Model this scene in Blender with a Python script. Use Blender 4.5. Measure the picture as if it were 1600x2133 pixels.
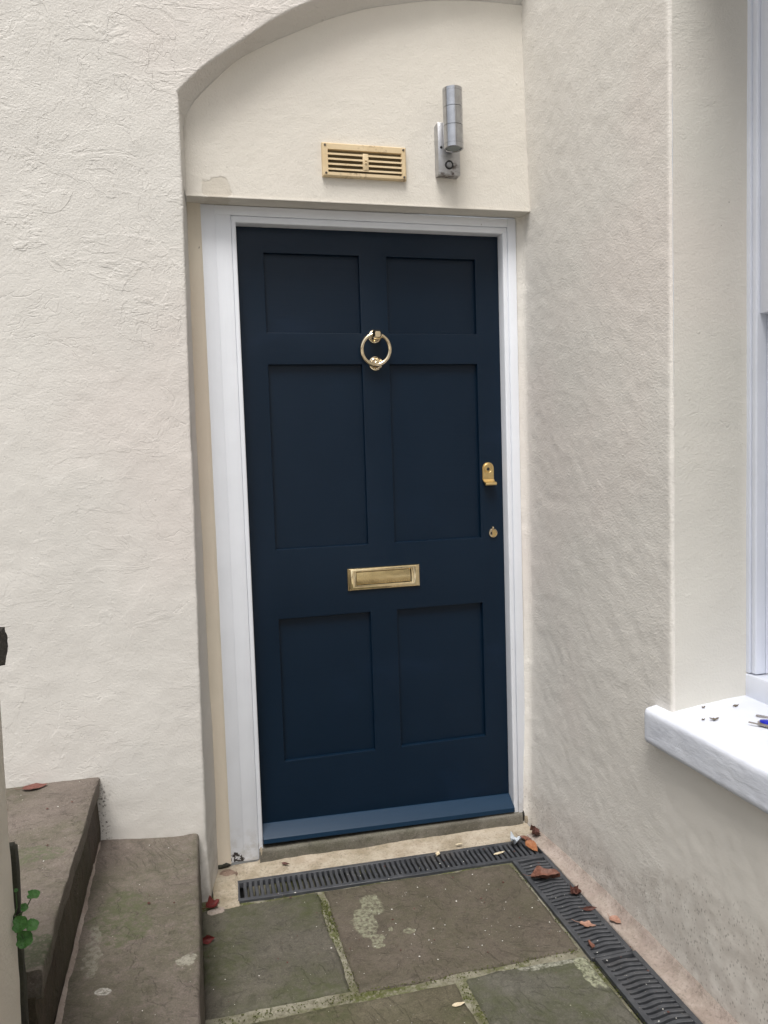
import bpy, bmesh, math, random
import numpy as np
from mathutils import Matrix, Vector

for o in list(bpy.data.objects):
    bpy.data.objects.remove(o)
SC = bpy.context.scene
COL = SC.collection
rnd = random.Random(7)

# ---------------------------------------------------------------- camera
cam_data = bpy.data.cameras.new('camera')
cam = bpy.data.objects.new('camera', cam_data)
COL.objects.link(cam)
cam_data.lens = 1646.73 / 2133 * 36
cam_data.sensor_width = 36
cam_data.sensor_fit = 'AUTO'
cam_data.clip_start = 0.05
cam_data.clip_end = 500
yaw, pitch, roll = math.radians(14.612), math.radians(4.178), math.radians(1.814)
fw = Vector((math.sin(yaw) * math.cos(pitch), math.cos(yaw) * math.cos(pitch), -math.sin(pitch)))
rt = Vector((math.cos(yaw), -math.sin(yaw), 0))
dn = fw.cross(rt)
r2 = rt * math.cos(roll) + dn * math.sin(roll)
d2 = -rt * math.sin(roll) + dn * math.cos(roll)
M = Matrix((r2, -d2, -fw)).transposed().to_4x4()
M.translation = Vector((-0.2182, -2.5559, 1.2436))
cam.matrix_world = M
SC.camera = cam

# ---------------------------------------------------------------- sky and sun (overcast)
SUN_EL, SUN_AZ = math.radians(64), math.radians(204)   # azimuth clockwise from +Y
w = bpy.data.worlds.new('World')
SC.world = w
w.use_nodes = True
wn = w.node_tree
wn.nodes.clear()
sky = wn.nodes.new('ShaderNodeTexSky')
sky.sky_type = 'NISHITA'
sky.sun_disc = False
sky.sun_elevation = SUN_EL
sky.sun_rotation = SUN_AZ
sky.dust_density = 4.0
hs = wn.nodes.new('ShaderNodeHueSaturation')
hs.inputs['Saturation'].default_value = 0.30
bg = wn.nodes.new('ShaderNodeBackground')
bg.inputs['Strength'].default_value = 0.08
wo = wn.nodes.new('ShaderNodeOutputWorld')
wn.links.new(sky.outputs[0], hs.inputs['Color'])
wn.links.new(hs.outputs[0], bg.inputs['Color'])
wn.links.new(bg.outputs[0], wo.inputs['Surface'])
sd = bpy.data.lights.new('sun', 'SUN')
sd.energy = 1.5
sd.angle = math.radians(25)
sd.color = (1.0, 0.965, 0.92)
sun = bpy.data.objects.new('sun', sd)
COL.objects.link(sun)
to_sun = Vector((math.sin(SUN_AZ) * math.cos(SUN_EL), math.cos(SUN_AZ) * math.cos(SUN_EL), math.sin(SUN_EL)))
sun.rotation_euler = to_sun.to_track_quat('Z', 'Y').to_euler()
sun.location = to_sun * 20
SC.view_settings.view_transform = 'Standard'
SC.view_settings.look = 'None'
SC.view_settings.gamma = 1
SC.view_settings.use_curve_mapping = False
SC.view_settings.exposure = 1.0
SC.cycles.max_bounces = 6
SC.cycles.diffuse_bounces = 4
SC.cycles.glossy_bounces = 4

# ---------------------------------------------------------------- helpers: objects
def props(o, label=None, cat=None, group=None, kind=None):
    if label: o['label'] = label
    if cat: o['category'] = cat
    if group: o['group'] = group
    if kind: o['kind'] = kind
    return o

def wloc(o):
    v = Vector((0, 0, 0))
    while o is not None:
        v += o.location
        o = o.parent
    return v

def thing(name, loc, label, cat, group=None):
    o = bpy.data.objects.new(name, None)
    o.empty_display_size = 0.05
    o.location = loc
    COL.objects.link(o)
    return props(o, label, cat, group)

def mesh_obj(name, V, F, mat, parent=None, loc=None, smooth=True, autosmooth=None):
    """V in world coordinates; the object's origin is its parent's base (or loc)."""
    V = np.asarray(V, float)
    base = wloc(parent) if parent is not None else Vector(loc or (0, 0, 0))
    me = bpy.data.meshes.new(name)
    me.from_pydata((V - np.array(base)).tolist(), [], [tuple(int(i) for i in f) for f in F])
    me.update()
    o = bpy.data.objects.new(name, me)
    COL.objects.link(o)
    if parent is not None: o.parent = parent
    else: o.location = base
    if mat is not None: me.materials.append(mat)
    if smooth:
        if autosmooth is None: me.shade_smooth()
        else:
            bm = bmesh.new(); bm.from_mesh(me)
            for f in bm.faces: f.smooth = True
            for e in bm.edges:
                if len(e.link_faces) == 2 and e.calc_face_angle(0) > math.radians(autosmooth): e.smooth = False
            bm.to_mesh(me); bm.free()
    return o

def join(*parts):
    V, F, n = [], [], 0
    for v, f in parts:
        v = np.asarray(v, float)
        V.append(v); F += [tuple(i + n for i in q) for q in f]; n += len(v)
    return np.concatenate(V), F

def from_bm(bm):
    bm.verts.ensure_lookup_table()
    V = [v.co[:] for v in bm.verts]
    F = [[v.index for v in f.verts] for f in bm.faces]
    bm.free()
    return np.array(V), F

def box(x0, x1, y0, y1, z0, z1, bev=0.0, seg=2):
    bm = bmesh.new()
    bmesh.ops.create_cube(bm, size=1)
    for v in bm.verts:
        v.co = Vector(((x0 + x1) / 2 + v.co.x * (x1 - x0), (y0 + y1) / 2 + v.co.y * (y1 - y0), (z0 + z1) / 2 + v.co.z * (z1 - z0)))
    if bev:
        bmesh.ops.bevel(bm, geom=bm.edges[:], offset=bev, segments=seg, affect='EDGES', profile=0.5)
    bm.verts.index_update()
    return from_bm(bm)

def lathe(profile, seg=32, axis='Y', c=(0, 0, 0)):
    """profile: list of (radius, height along axis)."""
    V, F = [], []
    for r, h in profile:
        for k in range(seg):
            a = 2 * math.pi * k / seg
            if axis == 'Y': V.append((c[0] + r * math.cos(a), c[1] + h, c[2] + r * math.sin(a)))
            else: V.append((c[0] + r * math.cos(a), c[1] + r * math.sin(a), c[2] + h))
    for i in range(len(profile) - 1):
        for k in range(seg):
            a, b = i * seg + k, i * seg + (k + 1) % seg
            q = (a, b, b + seg, a + seg)
            F.append(q if axis == 'Z' else q[::-1])
    return np.array(V), F

def tube(pts, rad, seg=8, closed=False):
    pts = [Vector(p) for p in pts]
    n = len(pts)
    rads = rad if hasattr(rad, '__len__') else [rad] * n
    V, F = [], []
    prev = None
    for i, p in enumerate(pts):
        a = pts[(i - 1) % n] if (closed or i > 0) else p
        b = pts[(i + 1) % n] if (closed or i < n - 1) else p
        t = (b - a).normalized()
        if prev is None:
            prev = t.orthogonal().normalized()
        u = (prev - t * prev.dot(t)).normalized()
        prev = u
        v = t.cross(u)
        for k in range(seg):
            an = 2 * math.pi * k / seg
            V.append(p + (u * math.cos(an) + v * math.sin(an)) * rads[i])
    m = n if closed else n - 1
    for i in range(m):
        for k in range(seg):
            a = i * seg + k; b = i * seg + (k + 1) % seg
            c = ((i + 1) % n) * seg + (k + 1) % seg; d = ((i + 1) % n) * seg + k
            F.append((a, b, c, d))
    if not closed:
        F.append(tuple(range(seg))[::-1]); F.append(tuple((n - 1) * seg + k for k in range(seg)))
    return np.array([v[:] for v in V]), F

# ---------------------------------------------------------------- helpers: numpy noise
def _hash(i, j, k, s):
    h = (i * 374761393 + j * 668265263 + k * 2147483647 + s * 1274126177) & 0xFFFFFFFF
    h = ((h ^ (h >> 13)) * 1274126177) & 0xFFFFFFFF
    h = (h ^ (h >> 16)) & 0xFFFFFFFF
    return h / 4294967295.0

def vnoise(P, scale, seed=0):
    Q = np.asarray(P, float) * scale + 1000.0
    I = np.floor(Q).astype(np.int64)
    f = Q - I
    f = f * f * f * (f * (f * 6 - 15) + 10)
    out = 0
    for dx in (0, 1):
        for dy in (0, 1):
            for dz in (0, 1):
                wgt = (f[..., 0] if dx else 1 - f[..., 0]) * (f[..., 1] if dy else 1 - f[..., 1]) * (f[..., 2] if dz else 1 - f[..., 2])
                out = out + wgt * _hash(I[..., 0] + dx, I[..., 1] + dy, I[..., 2] + dz, seed)
    return out * 2 - 1

def fbm(P, scale, octaves=4, seed=0, gain=0.5):
    a, s, t = 1.0, 0.0, 0.0
    for o in range(octaves):
        s = s + a * vnoise(P, scale * 2 ** o, seed + o * 17); t += a; a *= gain
    return s / t

def sheet(P, disp=None, flip=False):
    """P[nu,nv,3] grid -> verts, faces, displaced along the surface normal."""
    P = np.asarray(P, float)
    if disp is not None:
        du = np.gradient(P, axis=0); dv = np.gradient(P, axis=1)
        n = np.cross(du, dv)
        n /= np.maximum(np.linalg.norm(n, axis=-1, keepdims=True), 1e-12)
        if flip: n = -n
        P = P + n * disp(P)[..., None]
    nu, nv = P.shape[:2]
    idx = np.arange(nu * nv).reshape(nu, nv)
    q = np.stack([idx[:-1, :-1], idx[1:, :-1], idx[1:, 1:], idx[:-1, 1:]], -1).reshape(-1, 4)
    if flip: q = q[:, ::-1]
    return P.reshape(-1, 3), [tuple(f) for f in q.tolist()]

def resample(pts, step):
    pts = np.asarray(pts, float)
    L = np.concatenate([[0], np.cumsum(np.linalg.norm(np.diff(pts, axis=0), axis=1))])
    n = max(2, int(round(L[-1] / step)) + 1)
    t = np.linspace(0, L[-1], n)
    return np.stack([np.interp(t, L, pts[:, k]) for k in range(pts.shape[1])], 1)

def smooth_curve(pts, step, it=30):
    p = resample(pts, step)
    for _ in range(it):
        p[1:-1] = 0.25 * p[:-2] + 0.5 * p[1:-1] + 0.25 * p[2:]
    return p

# ---------------------------------------------------------------- helpers: materials
def srgb(r, g, b):
    f = lambda c: (c / 12.92 if c <= 0.04045 else ((c + 0.055) / 1.055) ** 2.4)
    return (f(r / 255), f(g / 255), f(b / 255), 1)

class G:
    """small node-graph builder"""
    def __init__(self, name):
        self.m = bpy.data.materials.new(name)
        self.m.use_nodes = True
        self.nt = self.m.node_tree
        self.b = self.nt.nodes['Principled BSDF']
        geo = self.nt.nodes.new('ShaderNodeNewGeometry')
        self.pos = geo.outputs['Position']
        self.nrm = geo.outputs['Normal']
        tc = self.nt.nodes.new('ShaderNodeTexCoord')
        self.obj = tc.outputs['Object']
    def _in(self, node, i, v):
        if isinstance(v, bpy.types.NodeSocket): self.nt.links.new(v, node.inputs[i])
        elif v is not None: node.inputs[i].default_value = v
    def noise(self, scale, detail=3, rough=0.5, dist=0.0, vec=None):
        n = self.nt.nodes.new('ShaderNodeTexNoise')
        self._in(n, 'Vector', vec if vec is not None else self.pos)
        self._in(n, 'Scale', scale); self._in(n, 'Detail', detail); self._in(n, 'Roughness', rough); self._in(n, 'Distortion', dist)
        return n.outputs['Fac']
    def voro(self, scale, feature='F1', vec=None, rand=1.0):
        n = self.nt.nodes.new('ShaderNodeTexVoronoi')
        n.feature = feature
        self._in(n, 'Vector', vec if vec is not None else self.pos); self._in(n, 'Scale', scale); self._in(n, 'Randomness', rand)
        return n
    def math(self, op, a, b=None, c=None, clamp=False):
        n = self.nt.nodes.new('ShaderNodeMath'); n.operation = op; n.use_clamp = clamp
        self._in(n, 0, a); self._in(n, 1, b); self._in(n, 2, c)
        return n.outputs[0]
    def step(self, v, lo, hi):
        n = self.nt.nodes.new('ShaderNodeMapRange'); n.interpolation_type = 'SMOOTHSTEP'
        self._in(n, 0, v); self._in(n, 1, lo); self._in(n, 2, hi); self._in(n, 3, 0.0); self._in(n, 4, 1.0)
        return n.outputs[0]
    def mix(self, f, a, b):
        n = self.nt.nodes.new('ShaderNodeMix'); n.data_type = 'RGBA'
        self._in(n, 0, f); self._in(n, 6, a); self._in(n, 7, b)
        return n.outputs[2]
    def xyz(self, vec=None):
        n = self.nt.nodes.new('ShaderNodeSeparateXYZ'); self._in(n, 0, vec if vec is not None else self.pos)
        return n.outputs
    def scalev(self, s, vec=None, rot=(0, 0, 0), loc=(0, 0, 0)):
        n = self.nt.nodes.new('ShaderNodeMapping'); self._in(n, 0, vec if vec is not None else self.pos)
        n.inputs['Scale'].default_value = s; n.inputs['Rotation'].default_value = rot; n.inputs['Location'].default_value = loc
        return n.outputs[0]
    def warp(self, amount, scale, vec=None, detail=2):
        v = vec if vec is not None else self.pos
        n = self.nt.nodes.new('ShaderNodeTexNoise'); self._in(n, 'Vector', v); self._in(n, 'Scale', scale); self._in(n, 'Detail', detail)
        s = self.nt.nodes.new('ShaderNodeVectorMath'); s.operation = 'SUBTRACT'; self._in(s, 0, n.outputs['Color']); s.inputs[1].default_value = (.5, .5, .5)
        k = self.nt.nodes.new('ShaderNodeVectorMath'); k.operation = 'SCALE'; self._in(k, 0, s.outputs[0]); k.inputs['Scale'].default_value = amount
        a = self.nt.nodes.new('ShaderNodeVectorMath'); a.operation = 'ADD'; self._in(a, 0, v); self._in(a, 1, k.outputs[0])
        return a.outputs[0]
    def spot(self, c, rad, vec=None, soft=0.35):
        """1 inside an ellipsoid blob at c with radii rad, of ragged outline when vec is warped"""
        v = self.nt.nodes.new('ShaderNodeVectorMath'); v.operation = 'SUBTRACT'; self._in(v, 0, vec if vec is not None else self.pos); v.inputs[1].default_value = c
        d = self.nt.nodes.new('ShaderNodeVectorMath'); d.operation = 'DIVIDE'; self._in(d, 0, v.outputs[0]); d.inputs[1].default_value = rad
        l = self.nt.nodes.new('ShaderNodeVectorMath'); l.operation = 'LENGTH'; self._in(l, 0, d.outputs[0])
        return self.math('SUBTRACT', 1.0, self.step(l.outputs['Value'], 1 - soft, 1 + soft * .3))
    def bump(self, h, dist, strength=1.0, nrm=None):
        n = self.nt.nodes.new('ShaderNodeBump'); self._in(n, 'Height', h); n.inputs['Distance'].default_value = dist; n.inputs['Strength'].default_value = strength
        if nrm is not None: self._in(n, 'Normal', nrm)
        return n.outputs[0]
    def out(self, color=None, rough=None, normal=None, metal=None, spec=None, coat=None):
        self._in(self.b, 'Base Color', color); self._in(self.b, 'Roughness', rough); self._in(self.b, 'Normal', normal)
        self._in(self.b, 'Metallic', metal); self._in(self.b, 'Specular IOR Level', spec); self._in(self.b, 'Coat Weight', coat)
        return self.m

def plain(name, col, rough=0.6, metal=0.0, bumpscale=None, bumpdist=0.0005, var=0.08):
    g = G(name)
    n = g.noise(40, 4, .6, vec=g.obj)
    dark = tuple(c * (1 - var * 2) for c in col[:3]) + (1,)
    c = g.mix(n, dark, tuple(min(1, x * (1 + var)) for x in col[:3]) + (1,))
    nr = g.bump(g.noise(bumpscale, 4, .6, vec=g.obj), bumpdist) if bumpscale else None
    return g.out(c, rough, nr, metal)

WALL = (0.622, 0.602, 0.566, 1)
WALL_DULL = (0.52, 0.47, 0.40, 1)

def render_paint(name, col, lump=1.0, grain=1.0, ridge=1.0, crack=1.0, dist=0.004, extra=None, stretch=(1, 1, 1), rot=(0, 0, 0)):
    """painted stucco: trowelled lumps, ridges, hairline cracks, pits"""
    g = G(name)
    v = g.scalev(stretch, rot=rot)
    wv = g.warp(0.05, 6, v)
    a = g.noise(14, 4, .58, .4, v)
    b = g.noise(150, 4, .55, 0.0, v)
    c = g.noise(300, 2, .5, 0, v)
    rn = g.noise(4.2, 5, .58, 1.1, wv)
    rline = g.math('SUBTRACT', 1.0, g.step(g.math('ABSOLUTE', g.math('SUBTRACT', rn, .5)), 0.0, 0.011))
    rmask = g.step(g.noise(6, 3, .6, 0, v), .47, .60)
    lap1 = g.step(g.noise(4.6, 5, .6, .7, wv), .515, .540)
    lap2 = g.step(g.noise(2.0, 5, .62, .5, g.scalev((1.8, 1.8, 4.0), wv, rot=(0, .7, 0))), .565, .590)
    lap3 = g.step(g.noise(11, 4, .6, .6, g.scalev((1, 1, 2.2), wv, rot=(0, -.6, 0))), .60, .625)
    laps = g.math('ADD', g.math('MULTIPLY', lap1, .55), g.math('ADD', g.math('MULTIPLY', lap2, .5), g.math('MULTIPLY', lap3, .4)))
    laps = g.math('MULTIPLY', laps, g.math('ADD', .40, g.math('MULTIPLY', .80, g.step(g.noise(2.1, 3, .55, .3, g.scalev((1, 1, 1), v, loc=(6, 1, 4))), .42, .60))))
    rline = g.math('ADD', g.math('MULTIPLY', g.math('MULTIPLY', rline, rmask), .22), laps)
    cn = g.noise(3.3, 4, .62, .8, g.warp(.08, 11, v))
    cline = g.math('SUBTRACT', 1.0, g.step(g.math('ABSOLUTE', g.math('SUBTRACT', cn, .5)), 0.0, 0.0042))
    cline = g.math('MULTIPLY', cline, g.step(g.noise(2.3, 2, .5, 0, g.scalev((1, 1, 1), v, loc=(3.3, 1.7, 9))), .53, .62))
    pit = g.voro(33, 'F1', wv)
    pv = g.math('SUBTRACT', 1.0, g.step(pit.outputs['Distance'], .04, .16))
    sep = g.xyz(pit.outputs['Color'])
    pv = g.math('MULTIPLY', pv, g.step(sep[0], .80, .84))
    h = g.math('MULTIPLY', a, .62 * lump)
    h = g.math('ADD', h, g.math('MULTIPLY', b, .46 * grain))
    h = g.math('ADD', h, g.math('MULTIPLY', c, .10 * grain))
    h = g.math('ADD', h, g.math('MULTIPLY', rline, .16 * ridge))
    h = g.math('SUBTRACT', h, g.math('MULTIPLY', cline, .26 * crack))
    h = g.math('ADD', h, g.math('MULTIPLY', pv, .14))
    t = g.noise(2.2, 4, .6)
    base = g.mix(g.step(t, .35, .7), tuple(x * .955 for x in col[:3]) + (1,), col)
    base = g.mix(g.step(g.noise(1.3, 3, .55, vec=g.scalev((1, 1, 1), loc=(5, 2, 8))), .45, .7), base, (col[0] * .985, col[1] * .955, col[2] * .955, 1))
    base = g.mix(g.math('MULTIPLY', cline, .10 * crack), base, (.2, .17, .14, 1))
    # scattered specks of dirt
    sp = g.voro(24, 'F1', g.warp(.03, 30))
    spk = g.math('MULTIPLY', g.math('SUBTRACT', 1.0, g.step(sp.outputs['Distance'], .02, .055)), g.step(g.xyz(sp.outputs['Color'])[1], .93, .94))
    base = g.mix(g.math('MULTIPLY', spk, .75), base, (.07, .06, .05, 1))
    if extra: base, h = extra(g, base, h)
    return g.out(base, .82, g.bump(h, dist), spec=.25)

def front_extra(g, base, h):
    x, y, z = g.xyz()
    h = g.math('MULTIPLY', h, g.math('ADD', .75, g.math('MULTIPLY', g.step(z, .9, 2.3), .95)))
    # grey damp and grime where steps and ground meet the wall
    n = g.noise(22, 5, .65)
    low = g.math('MULTIPLY', g.math('SUBTRACT', 1.0, g.step(z, .03, .2)), g.step(n, .38, .62))
    base = g.mix(g.math('MULTIPLY', low, .35), base, (.30, .27, .23, 1))
    wv = g.warp(.03, 40)
    d = g.spot((-.470, -.185, .23), (.020, .3, .14), wv, .9)
    base = g.mix(g.math('MULTIPLY', d, g.step(g.noise(170, 4, .65), .52, .64)), base, (.05, .04, .03, 1))
    return base, h

def tymp_extra(g, base, h):
    wv = g.warp(.05, 28)
    d = g.spot((-.062, -.11, 2.045), (.046, .3, .04), wv, .12)
    base = g.mix(g.math('MULTIPLY', d, .6), base, (.52, .475, .40, 1))
    h = g.math('SUBTRACT', h, g.math('MULTIPLY', d, .22))
    s = g.spot((.62, -.11, 2.2), (.035, .3, .1), wv, .8)
    base = g.mix(g.math('MULTIPLY', g.math('MULTIPLY', s, g.step(g.noise(190, 3), .62, .68)), .6), base, (.06, .05, .04, 1))
    return base, h

def side_extra(g, base, h):
    x, y, z = g.xyz()
    # splashed dirt in the bottom metre nearest the viewer
    hgt = g.math('ADD', .06, g.math('MULTIPLY', g.step(y, -.45, -1.05), .14))
    n = g.noise(9, 4, .6)
    lim = g.math('ADD', hgt, g.math('MULTIPLY', g.math('SUBTRACT', n, .5), .16))
    zone = g.math('SUBTRACT', 1.0, g.step(z, g.math('SUBTRACT', lim, .06), g.math('ADD', lim, .05)))
    sp = g.voro(150, 'F1', g.scalev((1, 1, .62), rot=(.5, 0, 0)))
    spk = g.math('MULTIPLY', g.math('SUBTRACT', 1.0, g.step(sp.outputs['Distance'], .18, .42)), g.step(g.noise(60, 3), .44, .6))
    base = g.mix(g.math('MULTIPLY', zone, g.math('MULTIPLY', g.step(g.noise(24, 5, .65), .3, .65), .38)), base, (.40, .35, .31, 1))
    base = g.mix(g.math('MULTIPLY', g.math('MULTIPLY', zone, spk), .5), base, (.13, .11, .095, 1))
    # smoother float-finished render below the sill
    sm = g.math('MULTIPLY', g.step(g.math('MULTIPLY', y, -1.0), .815, .85), g.math('SUBTRACT', 1.0, g.step(z, .5, .58)))
    up = g.math('SUBTRACT', 1.0, g.math('MULTIPLY', sm, .72))
    h = g.math('MULTIPLY', h, up)
    return base, h

MAT_FRONT = render_paint('front_render', WALL, .26, .56, 1.25, .45, .0042, front_extra)
MAT_TYMP = render_paint('tympanum_render', (0.665, .632, .572, 1), .3, .55, .15, .15, .0042, tymp_extra)
MAT_SIDE = render_paint('side_render', (.73, .702, .652, 1), .20, .75, .45, .3, .0040, side_extra, stretch=(1, .75, 1.15), rot=(.7, 0, 0))
MAT_JAMB = render_paint('jamb_render', (.66, .64, .585, 1), .5, .5, .5, .4, .0040)
MAT_CREAM = render_paint('cream_render', (.67, .605, .50, 1), .3, .6, .1, .1, .003)
MAT_FLANK = render_paint('flank_render', (.70, .655, .57, 1), .5, .7, .4, .5, .004)

def white_paint(name, col=(.735, .76, .81, 1), grain_axis='z', chips=True, dist=.0009, rough=.42):
    g = G(name)
    sc = {'z': (90, 90, 4), 'y': (60, 3, 60), 'x': (4, 90, 90)}[grain_axis]
    n1 = g.noise(1.0, 4, .6, .2, g.scalev(sc))
    n2 = g.noise(35, 4, .6)
    h = g.math('ADD', g.math('MULTIPLY', n1, .6), g.math('MULTIPLY', n2, .5))
    base = g.mix(g.step(g.noise(8, 3), .3, .7), tuple(c * .95 for c in col[:3]) + (1,), col)
    if chips:
        z = g.xyz()[2]
        sp = g.voro(26, 'F1', g.warp(.02, 60))
        k = g.math('MULTIPLY', g.math('SUBTRACT', 1.0, g.step(sp.outputs['Distance'], .03, .075)), g.step(g.xyz(sp.outputs['Color'])[0], .93, .94))
        base = g.mix(g.math('MULTIPLY', k, .7), base, (.16, .15, .14, 1))
        gz = g.math('MULTIPLY', g.math('SUBTRACT', 1.0, g.step(z, -.05, .10)), g.step(g.noise(20, 5, .65), .42, .62))
        base = g.mix(g.math('MULTIPLY', gz, .45), base, (.36, .33, .28, 1))
        low = g.spot((-.1, -.045, -.045), (.034, .1, .022), g.warp(.025, 60), .1)
        base = g.mix(g.math('MULTIPLY', low, g.step(g.noise(90, 3), .42, .5)), base, (.03, .025, .025, 1))
    return g.out(base, rough, g.bump(h, dist))

MAT_WHITE = white_paint('white_gloss_paint')
MAT_WHITE_H = white_paint('white_head_paint', grain_axis='x')
MAT_WINDOW = white_paint('white_window_paint', (.74, .77, .85, 1), chips=False, dist=.0004, rough=.3)

def sill_paint():
    g = G('sill_paint')
    v = g.scalev((1, .30, 1))
    h = g.math('ADD', g.math('MULTIPLY', g.noise(60, 5, .62, .3, v), .8), g.math('MULTIPLY', g.noise(12, 4, .6), .3))
    cn = g.noise(6, 5, .62, .8, g.warp(.06, 14))
    cl = g.math('MULTIPLY', g.math('SUBTRACT', 1.0, g.step(g.math('ABSOLUTE', g.math('SUBTRACT', cn, .5)), 0, .008)), g.step(g.noise(5, 2), .5, .6))
    h = g.math('SUBTRACT', h, g.math('MULTIPLY', cl, .10))
    col = g.mix(g.step(g.noise(10, 3), .3, .7), (.63, .66, .735, 1), (.68, .71, .78, 1))
    return g.out(col, .6, g.bump(h, .0018))
MAT_SILL = sill_paint()

def door_paint():
    g = G('navy_satin_paint')
    n1 = g.noise(1.0, 4, .6, .2, g.scalev((3.5, 60, 85)))
    n2 = g.noise(6, 3, .55)
    col = g.mix(n2, (.0008, .0082, .0205, 1), (.0013, .0102, .0245, 1))
    col = g.mix(g.step(g.noise(2.4, 4, .6, .5, g.scalev((1, 1, 2.2))), .55, .75), col, (.0026, .0120, .029, 1))
    return g.out(col, g.math('ADD', .33, g.math('MULTIPLY', n2, .14)), g.bump(g.math('ADD', n1, g.math('MULTIPLY', g.noise(45, 3), .4)), .00035), spec=.27)
MAT_DOOR = door_paint()

def bar_paint():
    g = G('weather_bar_paint')
    n1 = g.noise(1.0, 4, .6, .2, g.scalev((3, 80, 80)))
    col = g.mix(n1, (.006, .023, .050, 1), (.009, .030, .061, 1))
    return g.out(col, .40, g.bump(n1, .0003), spec=.25)
MAT_BAR = bar_paint()

def metal(name, col, rough, scale=60, wear=None, dist=.0002, streak=None):
    g = G(name)
    n = g.noise(scale, 4, .6, .3, g.obj)
    base = g.mix(g.step(n, .3, .75), col, tuple(c * .82 for c in col[:3]) + (1,))
    r = g.math('ADD', rough, g.math('MULTIPLY', n, .12))
    if wear: base, r = wear(g, base, r)
    hv = g.scalev(streak, g.obj) if streak else g.obj
    return g.out(base, r, g.bump(g.noise(1.0 if streak else 180, 3, .5, 0, hv), dist), 1.0)

MAT_BRASS = metal('polished_brass', (.95, .78, .48, 1), .045, dist=.0001)
MAT_BRASS_PALE = metal('pale_brass', (.90, .76, .54, 1), .05, dist=.00004)
MAT_BRASS_SATIN = metal('satin_brass', (.78, .58, .27, 1), .33, dist=.0002)
MAT_FLAP = metal('tarnished_brass', (.84, .66, .35, 1), .14, 25, dist=.0003)

def plate_wear(g, base, r):
    wv = g.warp(.02, 70)
    d = g.math('MAXIMUM', g.spot((.668, -.14, 2.143), (.022, .05, .016), wv, .5), g.spot((.658, -.14, 2.116), (.045, .05, .008), wv, .6))
    d = g.math('MULTIPLY', d, g.step(g.noise(48, 5, .65), .40, .66))
    return g.mix(g.math('MULTIPLY', d, .85), base, (.075, .045, .028, 1)), g.math('ADD', r, g.math('MULTIPLY', d, .4))
MAT_STEEL_PLATE = metal('stained_steel', (.52, .52, .53, 1), .33, 40, plate_wear, .0002)
MAT_STEEL = metal('brushed_steel', (.50, .505, .52, 1), .17, 40, None, .00012, (6, 6, 500))
MAT_DARKHOLE = plain('black_plastic_and_hole_shade', (.012, .012, .012, 1), .5)  # black plastic; also the painted darkness inside keyholes and the gap

def lens_mat():
    g = G('lamp_glass')
    return g.out((.22, .25, .24, 1), .08, None, 0.0, spec=.8)
MAT_LENS = lens_mat()
MAT_SENSOR = plain('grey_sensor_dome', (.30, .30, .31, 1), .25)

def vent_plastic():
    g = G('aged_cream_plastic')
    n = g.noise(70, 5, .65)
    base = g.mix(g.step(g.noise(14, 3), .3, .75), (.60, .46, .27, 1), (.66, .53, .34, 1))
    d = g.math('MULTIPLY', g.step(n, .50, .64), .8)
    base = g.mix(g.math('MULTIPLY', d, g.step(g.noise(11, 2, vec=g.scalev((1, 1, 1), loc=(4, 4, 4))), .42, .62)), base, (.17, .11, .06, 1))
    return g.out(base, .5, g.bump(n, .0004))
MAT_VENT = vent_plastic()
MAT_MESH = plain('fly_mesh', (.20, .155, .085, 1), .8)

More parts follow.
